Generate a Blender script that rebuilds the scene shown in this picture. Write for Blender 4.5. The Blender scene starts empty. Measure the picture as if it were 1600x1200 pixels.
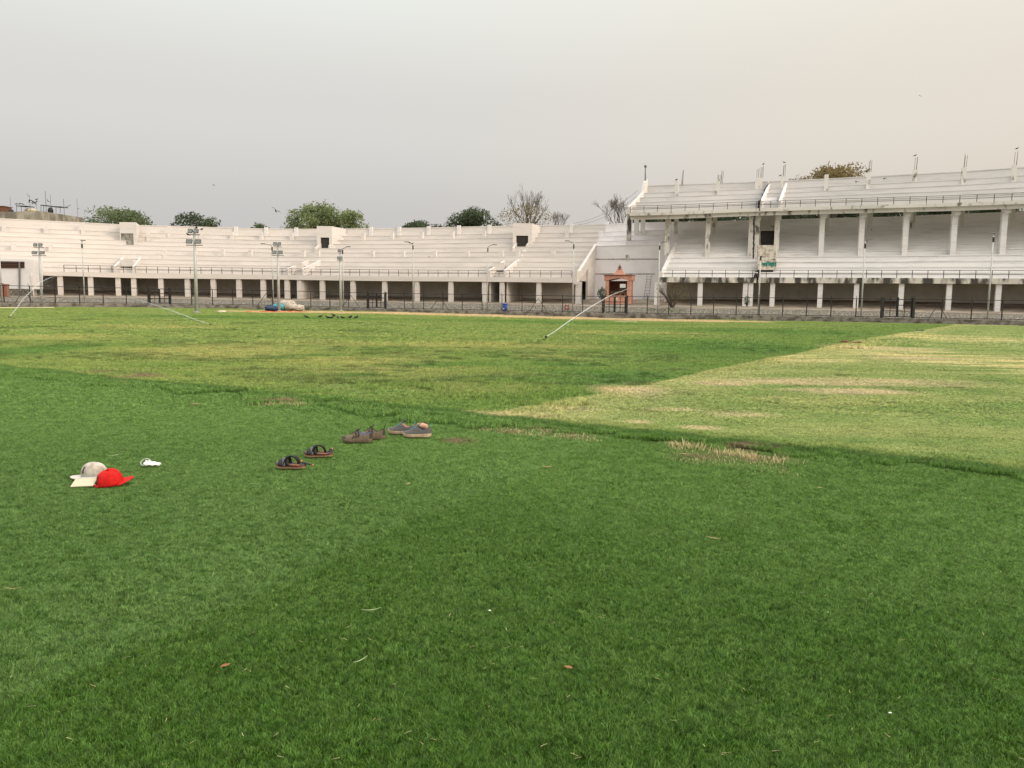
import bpy, math, random
import numpy as np
from mathutils import Vector, Matrix
R = math.radians
random.seed(7)
sc = bpy.context.scene
COL = sc.collection
# ------------------------------------------------------------------ camera
CH = 1.42
PITCH = math.atan(128/1200.0)
ROLL = 0.0115
fw = Vector((0, math.cos(PITCH), -math.sin(PITCH)))
r0 = Vector((1, 0, 0)); u0 = Vector((0, math.sin(PITCH), math.cos(PITCH)))
up = u0*math.cos(ROLL) - r0*math.sin(ROLL)
rt = r0*math.cos(ROLL) + u0*math.sin(ROLL)
CAM = Vector((0, 0, CH))
cd = bpy.data.cameras.new('camera'); cam = bpy.data.objects.new('camera', cd); COL.objects.link(cam)
m = Matrix((rt, up, -fw)).transposed().to_4x4(); m.translation = CAM
cam.matrix_world = m
cd.lens = 27.0; cd.sensor_width = 36; cd.clip_end = 5000; cd.clip_start = 0.05
sc.camera = cam
# ------------------------------------------------------------------ light
sun_dir = Vector((0.83, -0.50, 0.32)).normalized()
sd = bpy.data.lights.new('sun', 'SUN'); sd.energy = 1.05; sd.angle = R(16); sd.color = (1.0, 0.82, 0.64)
so = bpy.data.objects.new('sun', sd); COL.objects.link(so)
so.rotation_euler = sun_dir.to_track_quat('Z', 'Y').to_euler()
w = bpy.data.worlds.new('World'); sc.world = w; w.use_nodes = True
nt = w.node_tree; nt.nodes.clear()
N = nt.nodes.new; Lk = nt.links.new
out = N('ShaderNodeOutputWorld')
sky = N('ShaderNodeTexSky'); sky.sky_type = 'NISHITA'; sky.sun_disc = False
sky.sun_elevation = math.asin(sun_dir.z); sky.sun_rotation = math.atan2(sun_dir.x, sun_dir.y)
sky.dust_density = 6; sky.air_density = 1.5
bg1 = N('ShaderNodeBackground'); bg1.inputs[1].default_value = 0.10; Lk(sky.outputs[0], bg1.inputs[0])
tc = N('ShaderNodeTexCoord'); sx = N('ShaderNodeSeparateXYZ'); Lk(tc.outputs['Generated'], sx.inputs[0])
def ramp(cols):
    r = N('ShaderNodeValToRGB'); e = r.color_ramp.elements
    while len(e) > 1: e.remove(e[-1])
    e[0].position = cols[0][0]; e[0].color = (*cols[0][1], 1)
    for p, c in cols[1:]:
        k = e.new(p); k.color = (*c, 1)
    r.color_ramp.interpolation = 'EASE'
    return r
ra = ramp([(0, (.53, .52, .51)), (.08, (.57, .555, .545)), (.22, (.69, .675, .645)), (.40, (.85, .87, .82)), (.6, (1.35, 1.37, 1.31)), (1, (2.3, 2.3, 2.2))])
rb = ramp([(0, (.64, .56, .48)), (.08, (.67, .60, .52)), (.22, (.78, .715, .625)), (.40, (.88, .83, .73)), (.6, (1.4, 1.35, 1.22)), (1, (2.3, 2.3, 2.2))])
Lk(sx.outputs[2], ra.inputs[0]); Lk(sx.outputs[2], rb.inputs[0])
mr = N('ShaderNodeMapRange'); mr.interpolation_type = 'SMOOTHSTEP'
mr.inputs[1].default_value = -.25; mr.inputs[2].default_value = .62
Lk(sx.outputs[0], mr.inputs[0])
mx = N('ShaderNodeMix'); mx.data_type = 'RGBA'
Lk(mr.outputs[0], mx.inputs[0]); Lk(ra.outputs[0], mx.inputs[6]); Lk(rb.outputs[0], mx.inputs[7])
dp = N('ShaderNodeVectorMath'); dp.operation = 'DOT_PRODUCT'; Lk(tc.outputs['Generated'], dp.inputs[0]); dp.inputs[1].default_value = sun_dir
mxx = N('ShaderNodeMath'); mxx.operation = 'MAXIMUM'; Lk(dp.outputs['Value'], mxx.inputs[0]); mxx.inputs[1].default_value = 0
pw = N('ShaderNodeMath'); pw.operation = 'POWER'; Lk(mxx.outputs[0], pw.inputs[0]); pw.inputs[1].default_value = 3.0
ml = N('ShaderNodeMath'); ml.operation = 'MULTIPLY'; Lk(pw.outputs[0], ml.inputs[0]); ml.inputs[1].default_value = .9
ad = N('ShaderNodeMix'); ad.data_type = 'RGBA'; ad.blend_type = 'ADD'; Lk(ml.outputs[0], ad.inputs[0]); ad.clamp_factor = False
Lk(mx.outputs[2], ad.inputs[6]); ad.inputs[7].default_value = (1.0, .90, .78, 1)
bg2 = N('ShaderNodeBackground'); bg2.inputs[1].default_value = 1.0; Lk(ad.outputs[2], bg2.inputs[0])
ms = N('ShaderNodeMixShader'); ms.inputs[0].default_value = .95
Lk(bg1.outputs[0], ms.inputs[1]); Lk(bg2.outputs[0], ms.inputs[2]); Lk(ms.outputs[0], out.inputs[0])
sc.view_settings.view_transform = 'Standard'; sc.view_settings.look = 'None'
sc.view_settings.exposure = 0.08; sc.view_settings.gamma = 1.0
sc.render.engine = 'CYCLES'
sc.cycles.max_bounces = 6; sc.cycles.diffuse_bounces = 4; sc.cycles.transparent_max_bounces = 12
sc.cycles.caustics_reflective = False; sc.cycles.caustics_refractive = False

# ------------------------------------------------------------------ helpers
def W(px, py, Y):
    d = fw + rt*((px-800)/1200.0) + up*((600-py)/1200.0)
    return CAM + d*(Y/d.y)
def proj(P):
    v = Vector(P)-CAM; f = v.dot(fw)
    return 800+1200*v.dot(rt)/f, 600-1200*v.dot(up)/f
def curve(pts):
    xs = np.array([p[0] for p in pts], float); ys = np.array([p[1] for p in pts], float)
    mm = np.gradient(ys, xs)
    def f(x):
        x = float(min(max(x, xs[0]), xs[-1]))
        i = int(min(max(np.searchsorted(xs, x)-1, 0), len(xs)-2))
        h = xs[i+1]-xs[i]; t = (x-xs[i])/h
        return float((2*t**3-3*t*t+1)*ys[i]+(t**3-2*t*t+t)*h*mm[i]+(-2*t**3+3*t*t)*ys[i+1]+(t**3-t*t)*h*mm[i+1])
    return f
ORG = {}
def tag(o, label=None, cat=None, group=None, kind=None):
    if label: o['label'] = label
    if cat: o['category'] = cat
    if group: o['group'] = group
    if kind: o['kind'] = kind
    return o
def thing(name, label, cat, loc=(0, 0, 0), rotz=0, group=None, parent=None):
    o = bpy.data.objects.new(name, None); COL.objects.link(o)
    o.location = loc; o.rotation_euler = (0, 0, rotz); o.empty_display_size = .2
    ORG[o.name] = Vector(loc)
    if parent is not None: o.parent = parent
    return tag(o, label, cat, group)
class MB:
    def __init__(s): s.v = []; s.f = []; s.m = []; s.mi = 0
    def add(s, vs, fs):
        b = len(s.v); s.v += [tuple(x) for x in vs]
        for f in fs: s.f.append([b+i for i in f]); s.m.append(s.mi)
        return s
    def hexa(s, p):   # 4 bottom (ccw), 4 top
        return s.add(p, [(0, 3, 2, 1), (4, 5, 6, 7), (0, 1, 5, 4), (1, 2, 6, 5), (2, 3, 7, 6), (3, 0, 4, 7)])
    def box(s, c, d, rz=0, rx=0):
        x, y, z = d[0]/2, d[1]/2, d[2]/2
        M = Matrix.Rotation(rz, 3, 'Z') @ Matrix.Rotation(rx, 3, 'X'); c = Vector(c)
        return s.hexa([c+M@Vector(q) for q in ((-x, -y, -z), (x, -y, -z), (x, y, -z), (-x, y, -z), (-x, -y, z), (x, -y, z), (x, y, z), (-x, y, z))])
    def tube(s, pts, rs, n=6, cap=True, flat=1.0):
        pts = [Vector(p) for p in pts]
        if not isinstance(rs, (list, tuple)): rs = [rs]*len(pts)
        b = len(s.v); up_ = None
        for i, p in enumerate(pts):
            t = (pts[min(i+1, len(pts)-1)]-pts[max(i-1, 0)])
            t = t.normalized() if t.length > 1e-9 else Vector((0, 0, 1))
            if up_ is None: up_ = Vector((0, 0, 1)) if abs(t.z) < .9 else Vector((1, 0, 0))
            a = t.cross(up_).normalized(); c = a.cross(t); up_ = c
            for k in range(n):
                q = 2*math.pi*k/n
                s.v.append(tuple(p+(a*math.cos(q)+c*math.sin(q)*flat)*rs[i]))
        for i in range(len(pts)-1):
            for k in range(n):
                s.f.append([b+i*n+k, b+i*n+(k+1) % n, b+(i+1)*n+(k+1) % n, b+(i+1)*n+k]); s.m.append(s.mi)
        if cap:
            s.f.append([b+k for k in reversed(range(n))]); s.m.append(s.mi)
            s.f.append([b+(len(pts)-1)*n+k for k in range(n)]); s.m.append(s.mi)
        return s
    def lathe(s, c, prof, n=12):   # prof [(r,z)]
        c = Vector(c); b = len(s.v)
        for r, z in prof:
            for k in range(n):
                q = 2*math.pi*k/n; s.v.append((c.x+r*math.cos(q), c.y+r*math.sin(q), c.z+z))
        for i in range(len(prof)-1):
            for k in range(n):
                s.f.append([b+i*n+k, b+i*n+(k+1) % n, b+(i+1)*n+(k+1) % n, b+(i+1)*n+k]); s.m.append(s.mi)
        s.f.append([b+k for k in reversed(range(n))]); s.m.append(s.mi)
        s.f.append([b+(len(prof)-1)*n+k for k in range(n)]); s.m.append(s.mi)
        return s
    def prism(s, outline, d):   # outline of 3D points, extruded by vector d
        n = len(outline); d = Vector(d); o = [Vector(p) for p in outline]
        return s.add(o+[p+d for p in o], [list(range(n)), [n+i for i in reversed(range(n))]] + [(i, n+i, n+(i+1) % n, (i+1) % n) for i in range(n)])
    def blob(s, c, r, n=10, k=7, jit=0.0, rnd=random):
        c = Vector(c); b = len(s.v)
        for i in range(k+1):
            th = math.pi*i/k
            for j in range(n):
                q = 2*math.pi*j/n; e = 1+rnd.uniform(-jit, jit)
                s.v.append((c.x+r[0]*e*math.sin(th)*math.cos(q), c.y+r[1]*e*math.sin(th)*math.sin(q), c.z-r[2]*e*math.cos(th)))
        for i in range(k):
            for j in range(n):
                s.f.append([b+i*n+j, b+i*n+(j+1) % n, b+(i+1)*n+(j+1) % n, b+(i+1)*n+j]); s.m.append(s.mi)
        return s
    def build(s, name, mats, parent=None, local=False, origin=None, smooth=False, bevel=0):
        me = bpy.data.meshes.new(name)
        off = Vector((0, 0, 0))
        if not local:
            if parent is not None: off = ORG.get(parent.name, Vector((0, 0, 0)))
            elif origin is not None: off = Vector(origin)
        V = [(x-off.x, y-off.y, z-off.z) for x, y, z in s.v]
        me.from_pydata(V, [], s.f)
        if not isinstance(mats, (list, tuple)): mats = [mats]
        for mt in mats: me.materials.append(mt)
        if len(mats) > 1: me.polygons.foreach_set('material_index', s.m)
        if smooth: me.polygons.foreach_set('use_smooth', [True]*len(s.f))
        me.validate(); me.update()
        o = bpy.data.objects.new(name, me); COL.objects.link(o)
        if parent is not None:
            o.parent = parent; ORG[o.name] = off
        elif origin is not None:
            o.location = off; ORG[o.name] = off
        if bevel:
            b = o.modifiers.new('bevel', 'BEVEL'); b.width = bevel; b.segments = 2; b.limit_method = 'ANGLE'
        return o
def copy_part(o, parent, loc=None, rot=None):
    c = o.copy(); COL.objects.link(c); c.parent = parent
    if loc is not None: c.location = loc
    if rot is not None: c.rotation_euler = rot
    return c
def copy_tree(o, parent=None):
    c = o.copy(); COL.objects.link(c)
    if parent is not None: c.parent = parent
    ORG[c.name] = ORG.get(o.name, Vector((0, 0, 0)))
    for ch in list(o.children): copy_tree(ch, c)
    return c

# ------------------------------------------------------------------ materials
def newmat(name):
    mt = bpy.data.materials.new(name); mt.use_nodes = True
    return mt, mt.node_tree, mt.node_tree.nodes['Principled BSDF']
def mat(name, col, rough=.8, var=.12, scale=3.0, col2=None, thr=None, bump=0, metal=0, stretch=None, sheen=0):
    mt, t, b = newmat(name)
    b.inputs['Roughness'].default_value = rough; b.inputs['Metallic'].default_value = metal
    b.inputs['Specular IOR Level'].default_value = .3
    tcn = t.nodes.new('ShaderNodeTexCoord'); mp = t.nodes.new('ShaderNodeMapping')
    t.links.new(tcn.outputs['Object'], mp.inputs[0])
    if stretch: mp.inputs['Scale'].default_value = stretch
    nz = t.nodes.new('ShaderNodeTexNoise'); nz.inputs['Scale'].default_value = scale; nz.inputs['Detail'].default_value = 6
    t.links.new(mp.outputs[0], nz.inputs['Vector'])
    cr = t.nodes.new('ShaderNodeValToRGB'); e = cr.color_ramp.elements
    c2 = col2 or tuple(c*(1-var*2) for c in col)
    a, z = thr or (.3, .7)
    e[0].position = a; e[1].position = z
    e[0].color = (*c2, 1); e[1].color = (*col, 1)
    t.links.new(nz.outputs[0], cr.inputs[0])
    # second, larger scale mottling
    nz2 = t.nodes.new('ShaderNodeTexNoise'); nz2.inputs['Scale'].default_value = scale*.17; nz2.inputs['Detail'].default_value = 3
    t.links.new(mp.outputs[0], nz2.inputs['Vector'])
    m2 = t.nodes.new('ShaderNodeMapRange'); m2.inputs[1].default_value = .3; m2.inputs[2].default_value = .7
    m2.inputs[3].default_value = 1-var; m2.inputs[4].default_value = 1+var*.3
    t.links.new(nz2.outputs[0], m2.inputs[0])
    mu = t.nodes.new('ShaderNodeVectorMath'); mu.operation = 'SCALE'
    t.links.new(cr.outputs[0], mu.inputs[0]); t.links.new(m2.outputs[0], mu.inputs['Scale'])
    t.links.new(mu.outputs[0], b.inputs['Base Color'])
    if bump:
        bp = t.nodes.new('ShaderNodeBump'); bp.inputs['Strength'].default_value = bump; bp.inputs['Distance'].default_value = .02
        t.links.new(nz.outputs[0], bp.inputs['Height']); t.links.new(bp.outputs[0], b.inputs['Normal'])
    return mt
M = {}
M['white'] = mat('whitewash', (.69, .638, .605), .9, .05, .9, col2=(.61, .57, .53), thr=(.3, .6), stretch=(.35, .35, 3))
M['white2'] = mat('whitewash_old', (.74, .715, .70), .9, .04, 1.2, col2=(.61, .585, .565), thr=(.28, .48), stretch=(.3, .3, 2.5))
M['upper'] = mat('greyed_whitewash', (.62, .595, .58), .9, .05, 1.1, col2=(.52, .50, .485), thr=(.28, .5), stretch=(.3, .3, 2.5))
M['lav'] = mat('whitewash_cool', (.84, .80, .80), .9, .06, .6, thr=(.25, .6))
M['mould'] = mat('mouldy_concrete', (.66, .62, .55), .95, .15, 1.1, col2=(.07, .065, .055), thr=(.45, .60), stretch=(1, 1, .35))
M['mould2'] = mat('stained_concrete', (.68, .65, .60), .95, .12, 1.4, col2=(.14, .13, .115), thr=(.30, .44), stretch=(1, 1, .5))
M['conc'] = mat('grey_concrete', (.40, .38, .34), .95, .15, 2, col2=(.22, .2, .17), thr=(.35, .65))
M['grime'] = mat('undercroft_plaster', (.60, .56, .51), .95, .12, .8, col2=(.48, .445, .40), thr=(.3, .6))
M['kerb'] = mat('kerb_concrete', (.30, .27, .23), .95, .2, 1.5, col2=(.11, .095, .08), thr=(.36, .6), stretch=(1, 1, 1.5))
M['dark'] = mat('interior_shade', (.045, .04, .036), .95, .1, 2)  # near-black colour stands in for the shade inside openings and joints
M['iron'] = mat('black_iron', (.035, .033, .032), .6, .2, 8)
M['galv'] = mat('galvanised_pole', (.60, .60, .57), .5, .1, 5, metal=.2)
M['steel'] = mat('grey_steel', (.20, .20, .195), .6, .1, 5)
M['lampglass'] = mat('lamp_glass', (.24, .24, .23), .3, .1, 12)
M['rust'] = mat('rusty_rebar', (.22, .16, .12), .8, .2, 8)
M['salmon'] = mat('salmon_paint', (.60, .30, .21), .85, .14, 2, col2=(.44, .22, .155))
M['brown'] = mat('brown_tile', (.24, .11, .07), .8, .2, 6)
M['maroon'] = mat('maroon_edge', (.20, .06, .045), .8, .1, 4)
M['cream'] = mat('cream_paper', (.64, .56, .40), .7, .04, 20)
M['whitep'] = mat('white_plastic', (.82, .82, .80), .6, .04, 10)
M['bark'] = mat('bark', (.13, .105, .08), .95, .2, 5)
M['barkpale'] = mat('pale_bark', (.20, .175, .15), .95, .2, 5)
M['crow'] = mat('black_feathers', (.012, .012, .014), .5, .2, 10)
M['blue'] = mat('blue_plastic', (.02, .09, .42), .5, .1, 4)
M['red'] = mat('red_iron', (.42, .05, .04), .6, .2, 4)
M['teal'] = mat('teal_paint', (.05, .27, .21), .8, .2, 6)
def leafmat(name, a, b_):
    mt, t, b = newmat(name)
    at = t.nodes.new('ShaderNodeAttribute'); at.attribute_name = 'rnd'
    mxn = t.nodes.new('ShaderNodeMix'); mxn.data_type = 'RGBA'
    mxn.inputs[6].default_value = (*a, 1); mxn.inputs[7].default_value = (*b_, 1)
    t.links.new(at.outputs['Fac'], mxn.inputs[0]); t.links.new(mxn.outputs[2], b.inputs['Base Color'])
    b.inputs['Roughness'].default_value = .7; b.inputs['Specular IOR Level'].default_value = .2
    tr = t.nodes.new('ShaderNodeBsdfTranslucent'); t.links.new(mxn.outputs[2], tr.inputs[0])
    mm = t.nodes.new('ShaderNodeMixShader'); mm.inputs[0].default_value = .3
    t.links.new(b.outputs[0], mm.inputs[1]); t.links.new(tr.outputs[0], mm.inputs[2])
    t.links.new(mm.outputs[0], t.nodes['Material Output'].inputs[0])
    return mt
M['leafbright'] = leafmat('leaf_green', (.13, .17, .075), (.30, .35, .16))
M['leafmid'] = leafmat('leaf_mid', (.09, .125, .06), (.21, .25, .125))
M['leafdark'] = leafmat('leaf_dark', (.05, .072, .04), (.115, .145, .08))
M['leafbrown'] = leafmat('leaf_olive_brown', (.13, .10, .04), (.30, .23, .10))
M['straw'] = leafmat('straw', (.48, .38, .19), (.80, .68, .40))

# rubble masonry (voronoi stones)
mt, t, b = newmat('rubble'); M['rubble'] = mt
tcn = t.nodes.new('ShaderNodeTexCoord'); vo = t.nodes.new('ShaderNodeTexVoronoi'); vo.inputs['Scale'].default_value = 3.2
t.links.new(tcn.outputs['Object'], vo.inputs['Vector'])
cr = t.nodes.new('ShaderNodeValToRGB'); cr.color_ramp.elements[0].color = (.20, .175, .14, 1); cr.color_ramp.elements[1].color = (.28, .25, .20, 1)
t.links.new(vo.outputs['Color'], cr.inputs[0])
vo2 = t.nodes.new('ShaderNodeTexVoronoi'); vo2.feature = 'DISTANCE_TO_EDGE'; vo2.inputs['Scale'].default_value = 3.2
t.links.new(tcn.outputs['Object'], vo2.inputs['Vector'])
mr_ = t.nodes.new('ShaderNodeMapRange'); mr_.inputs[2].default_value = .12; t.links.new(vo2.outputs['Distance'], mr_.inputs[0])
mxn = t.nodes.new('ShaderNodeMix'); mxn.data_type = 'RGBA'; mxn.inputs[6].default_value = (.11, .10, .08, 1)
t.links.new(mr_.outputs[0], mxn.inputs[0]); t.links.new(cr.outputs[0], mxn.inputs[7]); t.links.new(mxn.outputs[2], b.inputs['Base Color'])
b.inputs['Roughness'].default_value = .95
bp = t.nodes.new('ShaderNodeBump'); bp.inputs['Distance'].default_value = .1; t.links.new(mr_.outputs[0], bp.inputs['Height']); t.links.new(bp.outputs[0], b.inputs['Normal'])
# brick
mt, t, b = newmat('brick'); M['brick'] = mt
tcn = t.nodes.new('ShaderNodeTexCoord'); bk = t.nodes.new('ShaderNodeTexBrick'); bk.inputs['Scale'].default_value = 4
bk.inputs['Color1'].default_value = (.36, .10, .055, 1); bk.inputs['Color2'].default_value = (.28, .085, .05, 1); bk.inputs['Mortar'].default_value = (.25, .2, .16, 1)
mpn = t.nodes.new('ShaderNodeMapping'); mpn.inputs['Rotation'].default_value = (R(90), 0, 0)
t.links.new(tcn.outputs['Object'], mpn.inputs[0]); t.links.new(mpn.outputs[0], bk.inputs['Vector']); t.links.new(bk.outputs[0], b.inputs['Base Color'])
b.inputs['Roughness'].default_value = .9
M['dirt'] = mat('packed_dirt', (.33, .265, .20), .95, .15, .5, col2=(.17, .145, .115), thr=(.35, .62))
M['ground'] = mat('dusty_ground', (.24, .20, .15), .95, .15, .2, col2=(.14, .14, .08))
# water spray
mt, t, b = newmat('water_spray'); M['spray'] = mt
b.inputs['Base Color'].default_value = (.93, .95, .95, 1); b.inputs['Roughness'].default_value = .5
at = t.nodes.new('ShaderNodeAttribute'); at.attribute_name = 'rnd'
tp = t.nodes.new('ShaderNodeBsdfTransparent'); mm = t.nodes.new('ShaderNodeMixShader')
t.links.new(at.outputs['Fac'], mm.inputs[0]); t.links.new(tp.outputs[0], mm.inputs[1]); t.links.new(b.outputs[0], mm.inputs[2])
t.links.new(mm.outputs[0], t.nodes['Material Output'].inputs[0])
def set_rnd(o, vals=None, lo=0, hi=1):
    me = o.data; n = len(me.vertices)
    a = me.attributes.new('rnd', 'FLOAT', 'POINT')
    a.data.foreach_set('value', np.asarray(vals if vals is not None else np.random.RandomState(n).uniform(lo, hi, n), dtype=np.float32))

# ------------------------------------------------------------------ plan curves (by photo column)
DS = curve([(-500, 88), (-200, 94), (0, 100), (100, 104), (200, 108), (300, 110.5), (400, 111.2), (500, 110.5), (600, 109), (720, 107), (890, 104), (1030, 99.5), (1240, 96), (1400, 92), (1600, 87.5), (1800, 82), (2100, 73)])
NX = curve([(-500, -.6), (0, -.42), (190, -.36), (300, -.02), (400, .2), (500, .30), (810, .32), (900, .40), (1030, .42), (1600, .42), (2100, .5)])
GAP = 11.0
DF = lambda x: DS(x)-GAP
y_field = curve([(-500, 474), (0, 480.3), (200, 480.8), (400, 484), (600, 487.5), (800, 493), (1000, 498), (1200, 501.5), (1400, 505), (1600, 509), (2100, 521)])
y_kt = curve([(-500, 467), (0, 473), (200, 474.8), (400, 477.6), (600, 482.5), (800, 486.3), (1000, 490.5), (1200, 493.2), (1400, 497), (1600, 501), (2100, 512)])
y_rt = curve([(-500, 457), (0, 463.5), (200, 466.2), (400, 469.3), (600, 472.8), (800, 476), (1000, 481), (1200, 484), (1400, 487.3), (1600, 491.5), (2100, 502)])
y_cb = curve([(-500, 455), (0, 460.8), (200, 462.4), (400, 466), (600, 470.5), (800, 473.2), (1000, 476.5), (1200, 479.3), (1400, 483.5), (1600, 488), (2100, 498)])
y_wb = curve([(-500, 445), (0, 451), (200, 455), (400, 459.5), (600, 463), (800, 466), (1000, 467.5), (1200, 467.5), (1400, 470.5), (1600, 475), (2100, 485)])
y_fbL = curve([(-500, 424), (0, 429.5), (100, 431.2), (200, 434.2), (300, 435.4), (400, 436.2), (560, 438.6), (740, 440), (900, 441.8)])
y_ftL = curve([(-500, 418), (0, 423.5), (100, 425), (200, 426.6), (380, 429), (560, 431.5), (740, 433), (900, 434)])
y_rlL = curve([(-500, 408), (0, 412), (100, 413.3), (185, 416.6), (380, 420.3), (560, 422.2), (740, 423), (895, 423.6)])
y_tpL = curve([(-500, 318), (0, 341), (130, 347.5), (215, 351.5), (300, 353.7), (380, 356.3), (430, 357.2), (560, 357), (650, 355.8), (740, 353.8), (850, 351.8), (930, 350.8), (980, 348.5), (1010, 347.5), (1080, 346), (1140, 344.8), (1240, 342), (1310, 340.3), (1380, 338.8), (1460, 335.6), (1540, 332.4), (1600, 330.2), (2100, 312)])
y_ftR = curve([(900, 433), (1030, 433.4), (1240, 434), (1400, 434.6), (1600, 435.7), (2100, 439)])
y_fbR = curve([(900, 440.5), (1030, 441), (1240, 442.2), (1400, 442.8), (1600, 443.9), (2100, 447)])
y_rlR = curve([(1030, 422), (1240, 422), (1400, 421.6), (1600, 421.2), (2100, 420)])
y_uf = curve([(900, 334.5), (985, 333.2), (1040, 331.8), (1180, 326.5), (1240, 324.7), (1290, 323.3), (1400, 320.3), (1500, 317.5), (1580, 314.5), (1800, 306), (2100, 295)])
y_url = curve([(985, 325.8), (1054, 321.8), (1180, 317.5), (1234, 315.7), (1331, 312.8), (1416, 309.5), (1500, 305.7), (1572, 302), (1800, 292)])
y_ut = curve([(980, 291), (1040, 288.6), (1180, 283.6), (1240, 281.2), (1307, 277.8), (1400, 272.8), (1500, 267.3), (1600, 260), (1800, 246), (2100, 225)])

# ------------------------------------------------------------------ terrain
_ZT = [(p, W(p, y_field(p), DF(p))) for p in range(-500, 2101, 20)]
zt_x = np.array([p for p, _ in _ZT], float); zt_z = np.array([q.z for _, q in _ZT]); zt_d = np.array([DF(p) for p, _ in _ZT])
_rs = np.random.RandomState(3); _lat = _rs.rand(256, 256)
def vnoise(x, y):
    x = np.asarray(x, float); y = np.asarray(y, float)
    xi = np.floor(x).astype(int); yi = np.floor(y).astype(int); fx = x-xi; fy = y-yi
    fx = fx*fx*(3-2*fx); fy = fy*fy*(3-2*fy)
    g = lambda a, b_: _lat[a % 256, b_ % 256]
    return (g(xi, yi)*(1-fx)+g(xi+1, yi)*fx)*(1-fy)+(g(xi, yi+1)*(1-fx)+g(xi+1, yi+1)*fx)*fy
def fbm(x, y, o=3):
    s = 0; a = .5; n_ = 0
    for k in range(o):
        s = s+a*vnoise(x*2**k+17*k, y*2**k+31*k); n_ += a; a *= .5
    return s/n_
def l1(X, Y): return (Y+.604*X-9.1)/1.168
def l2(X, Y): return (X-.25-.659*(Y-10.2))/1.198
def zg(X, Y, fine=True):
    X = np.asarray(X, float); Y = np.asarray(Y, float)
    px = np.clip(800+1200*X/np.maximum(Y, 4), -500, 2100)
    ze = np.interp(px, zt_x, zt_z); de = np.interp(px, zt_x, zt_d)
    s = np.clip((Y-22)/(de-22), 0, 1); s = s*s*(3-2*s)
    z = ze*s
    d = l1(X, Y) + .25*(fbm(X*.8+5, Y*.8)-.5)
    z = z+.035*np.exp(-(d/.22)**2)*(Y < 30) + .012*(d > 0)
    if fine:
        far = np.clip(d/1.5, 0, 1)*np.clip(.5-l2(X, Y), 0, 1)
        z = z+(fbm(X*.9, Y*.9)-.5)*.03 + far*(fbm(X*.55+9, Y*.55, 3)-.5)*.11
    return z
def G(px, py):
    Y = 12.0
    lo, hi = 1.5, 96.0
    for _ in range(50):
        mid = (lo+hi)/2; P = W(px, py, mid)
        if P.z > float(zg(P.x, P.y, False)): lo = mid
        else: hi = mid
    P = W(px, py, lo); P.z = float(zg(P.x, P.y))
    return P

# ------------------------------------------------------------------ turf colour (shared node group)
turf = bpy.data.node_groups.new('turf_colour', 'ShaderNodeTree')
turf.interface.new_socket('Color', in_out='OUTPUT', socket_type='NodeSocketColor')
turf.interface.new_socket('Soil', in_out='OUTPUT', socket_type='NodeSocketFloat')
tn = turf.nodes.new; tl = turf.links.new
go = tn('NodeGroupOutput'); geo = tn('ShaderNodeNewGeometry')
sp = tn('ShaderNodeSeparateXYZ'); tl(geo.outputs['Position'], sp.inputs[0])
_a, _b = G(0, 1105), G(760, 772)
_k = (_b.x-_a.x)/(_b.y-_a.y); P3 = (-_k, -(_a.x-_k*_a.y))
def mth(op, a, b_=None, clamp=False):
    n = tn('ShaderNodeMath'); n.operation = op; n.use_clamp = clamp
    for i, q in enumerate((a, b_)):
        if q is None: continue
        if isinstance(q, (int, float)): n.inputs[i].default_value = q
        else: tl(q, n.inputs[i])
    return n.outputs[0]
def noise(scale, det=4, off=(0, 0, 0), st=(1, 1, 1), rough=.55):
    mp = tn('ShaderNodeMapping'); mp.inputs['Location'].default_value = off; mp.inputs['Scale'].default_value = st
    tl(geo.outputs['Position'], mp.inputs[0])
    n = tn('ShaderNodeTexNoise'); n.noise_dimensions = '2D'; n.inputs['Scale'].default_value = scale; n.inputs['Detail'].default_value = det; n.inputs['Roughness'].default_value = rough
    tl(mp.outputs[0], n.inputs['Vector']); return n.outputs[0]
def rng(v, a, b_, c=0., d=1.):
    n = tn('ShaderNodeMapRange'); n.interpolation_type = 'SMOOTHSTEP'
    n.inputs[1].default_value = a; n.inputs[2].default_value = b_; n.inputs[3].default_value = c; n.inputs[4].default_value = d
    tl(v, n.inputs[0]); return n.outputs[0]
def cmix(f, a, b_):
    n = tn('ShaderNodeMix'); n.data_type = 'RGBA'
    if isinstance(f, float): n.inputs[0].default_value = f
    else: tl(f, n.inputs[0])
    for i, q in ((6, a), (7, b_)):
        if isinstance(q, tuple): n.inputs[i].default_value = (*q, 1)
        else: tl(q, n.inputs[i])
    return n.outputs[2]
X_, Y_ = sp.outputs[0], sp.outputs[1]
nf = noise(1.2, 3)
L1 = mth('ADD', mth('MULTIPLY', mth('ADD', mth('ADD', Y_, mth('MULTIPLY', X_, .604)), -9.1), 1/1.168), mth('MULTIPLY', mth('ADD', nf, -.5), .5))
L2 = mth('ADD', mth('MULTIPLY', mth('ADD', mth('ADD', X_, mth('MULTIPLY', Y_, -.659)), -.25+.659*10.2), 1/1.198), mth('MULTIPLY', mth('ADD', nf, -.5), .10))
beyond = rng(L1, -.12, .15); right = rng(L2, -.05, .06)
L3 = mth('ADD', mth('ADD', X_, mth('MULTIPLY', Y_, P3[0])), P3[1])
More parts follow.
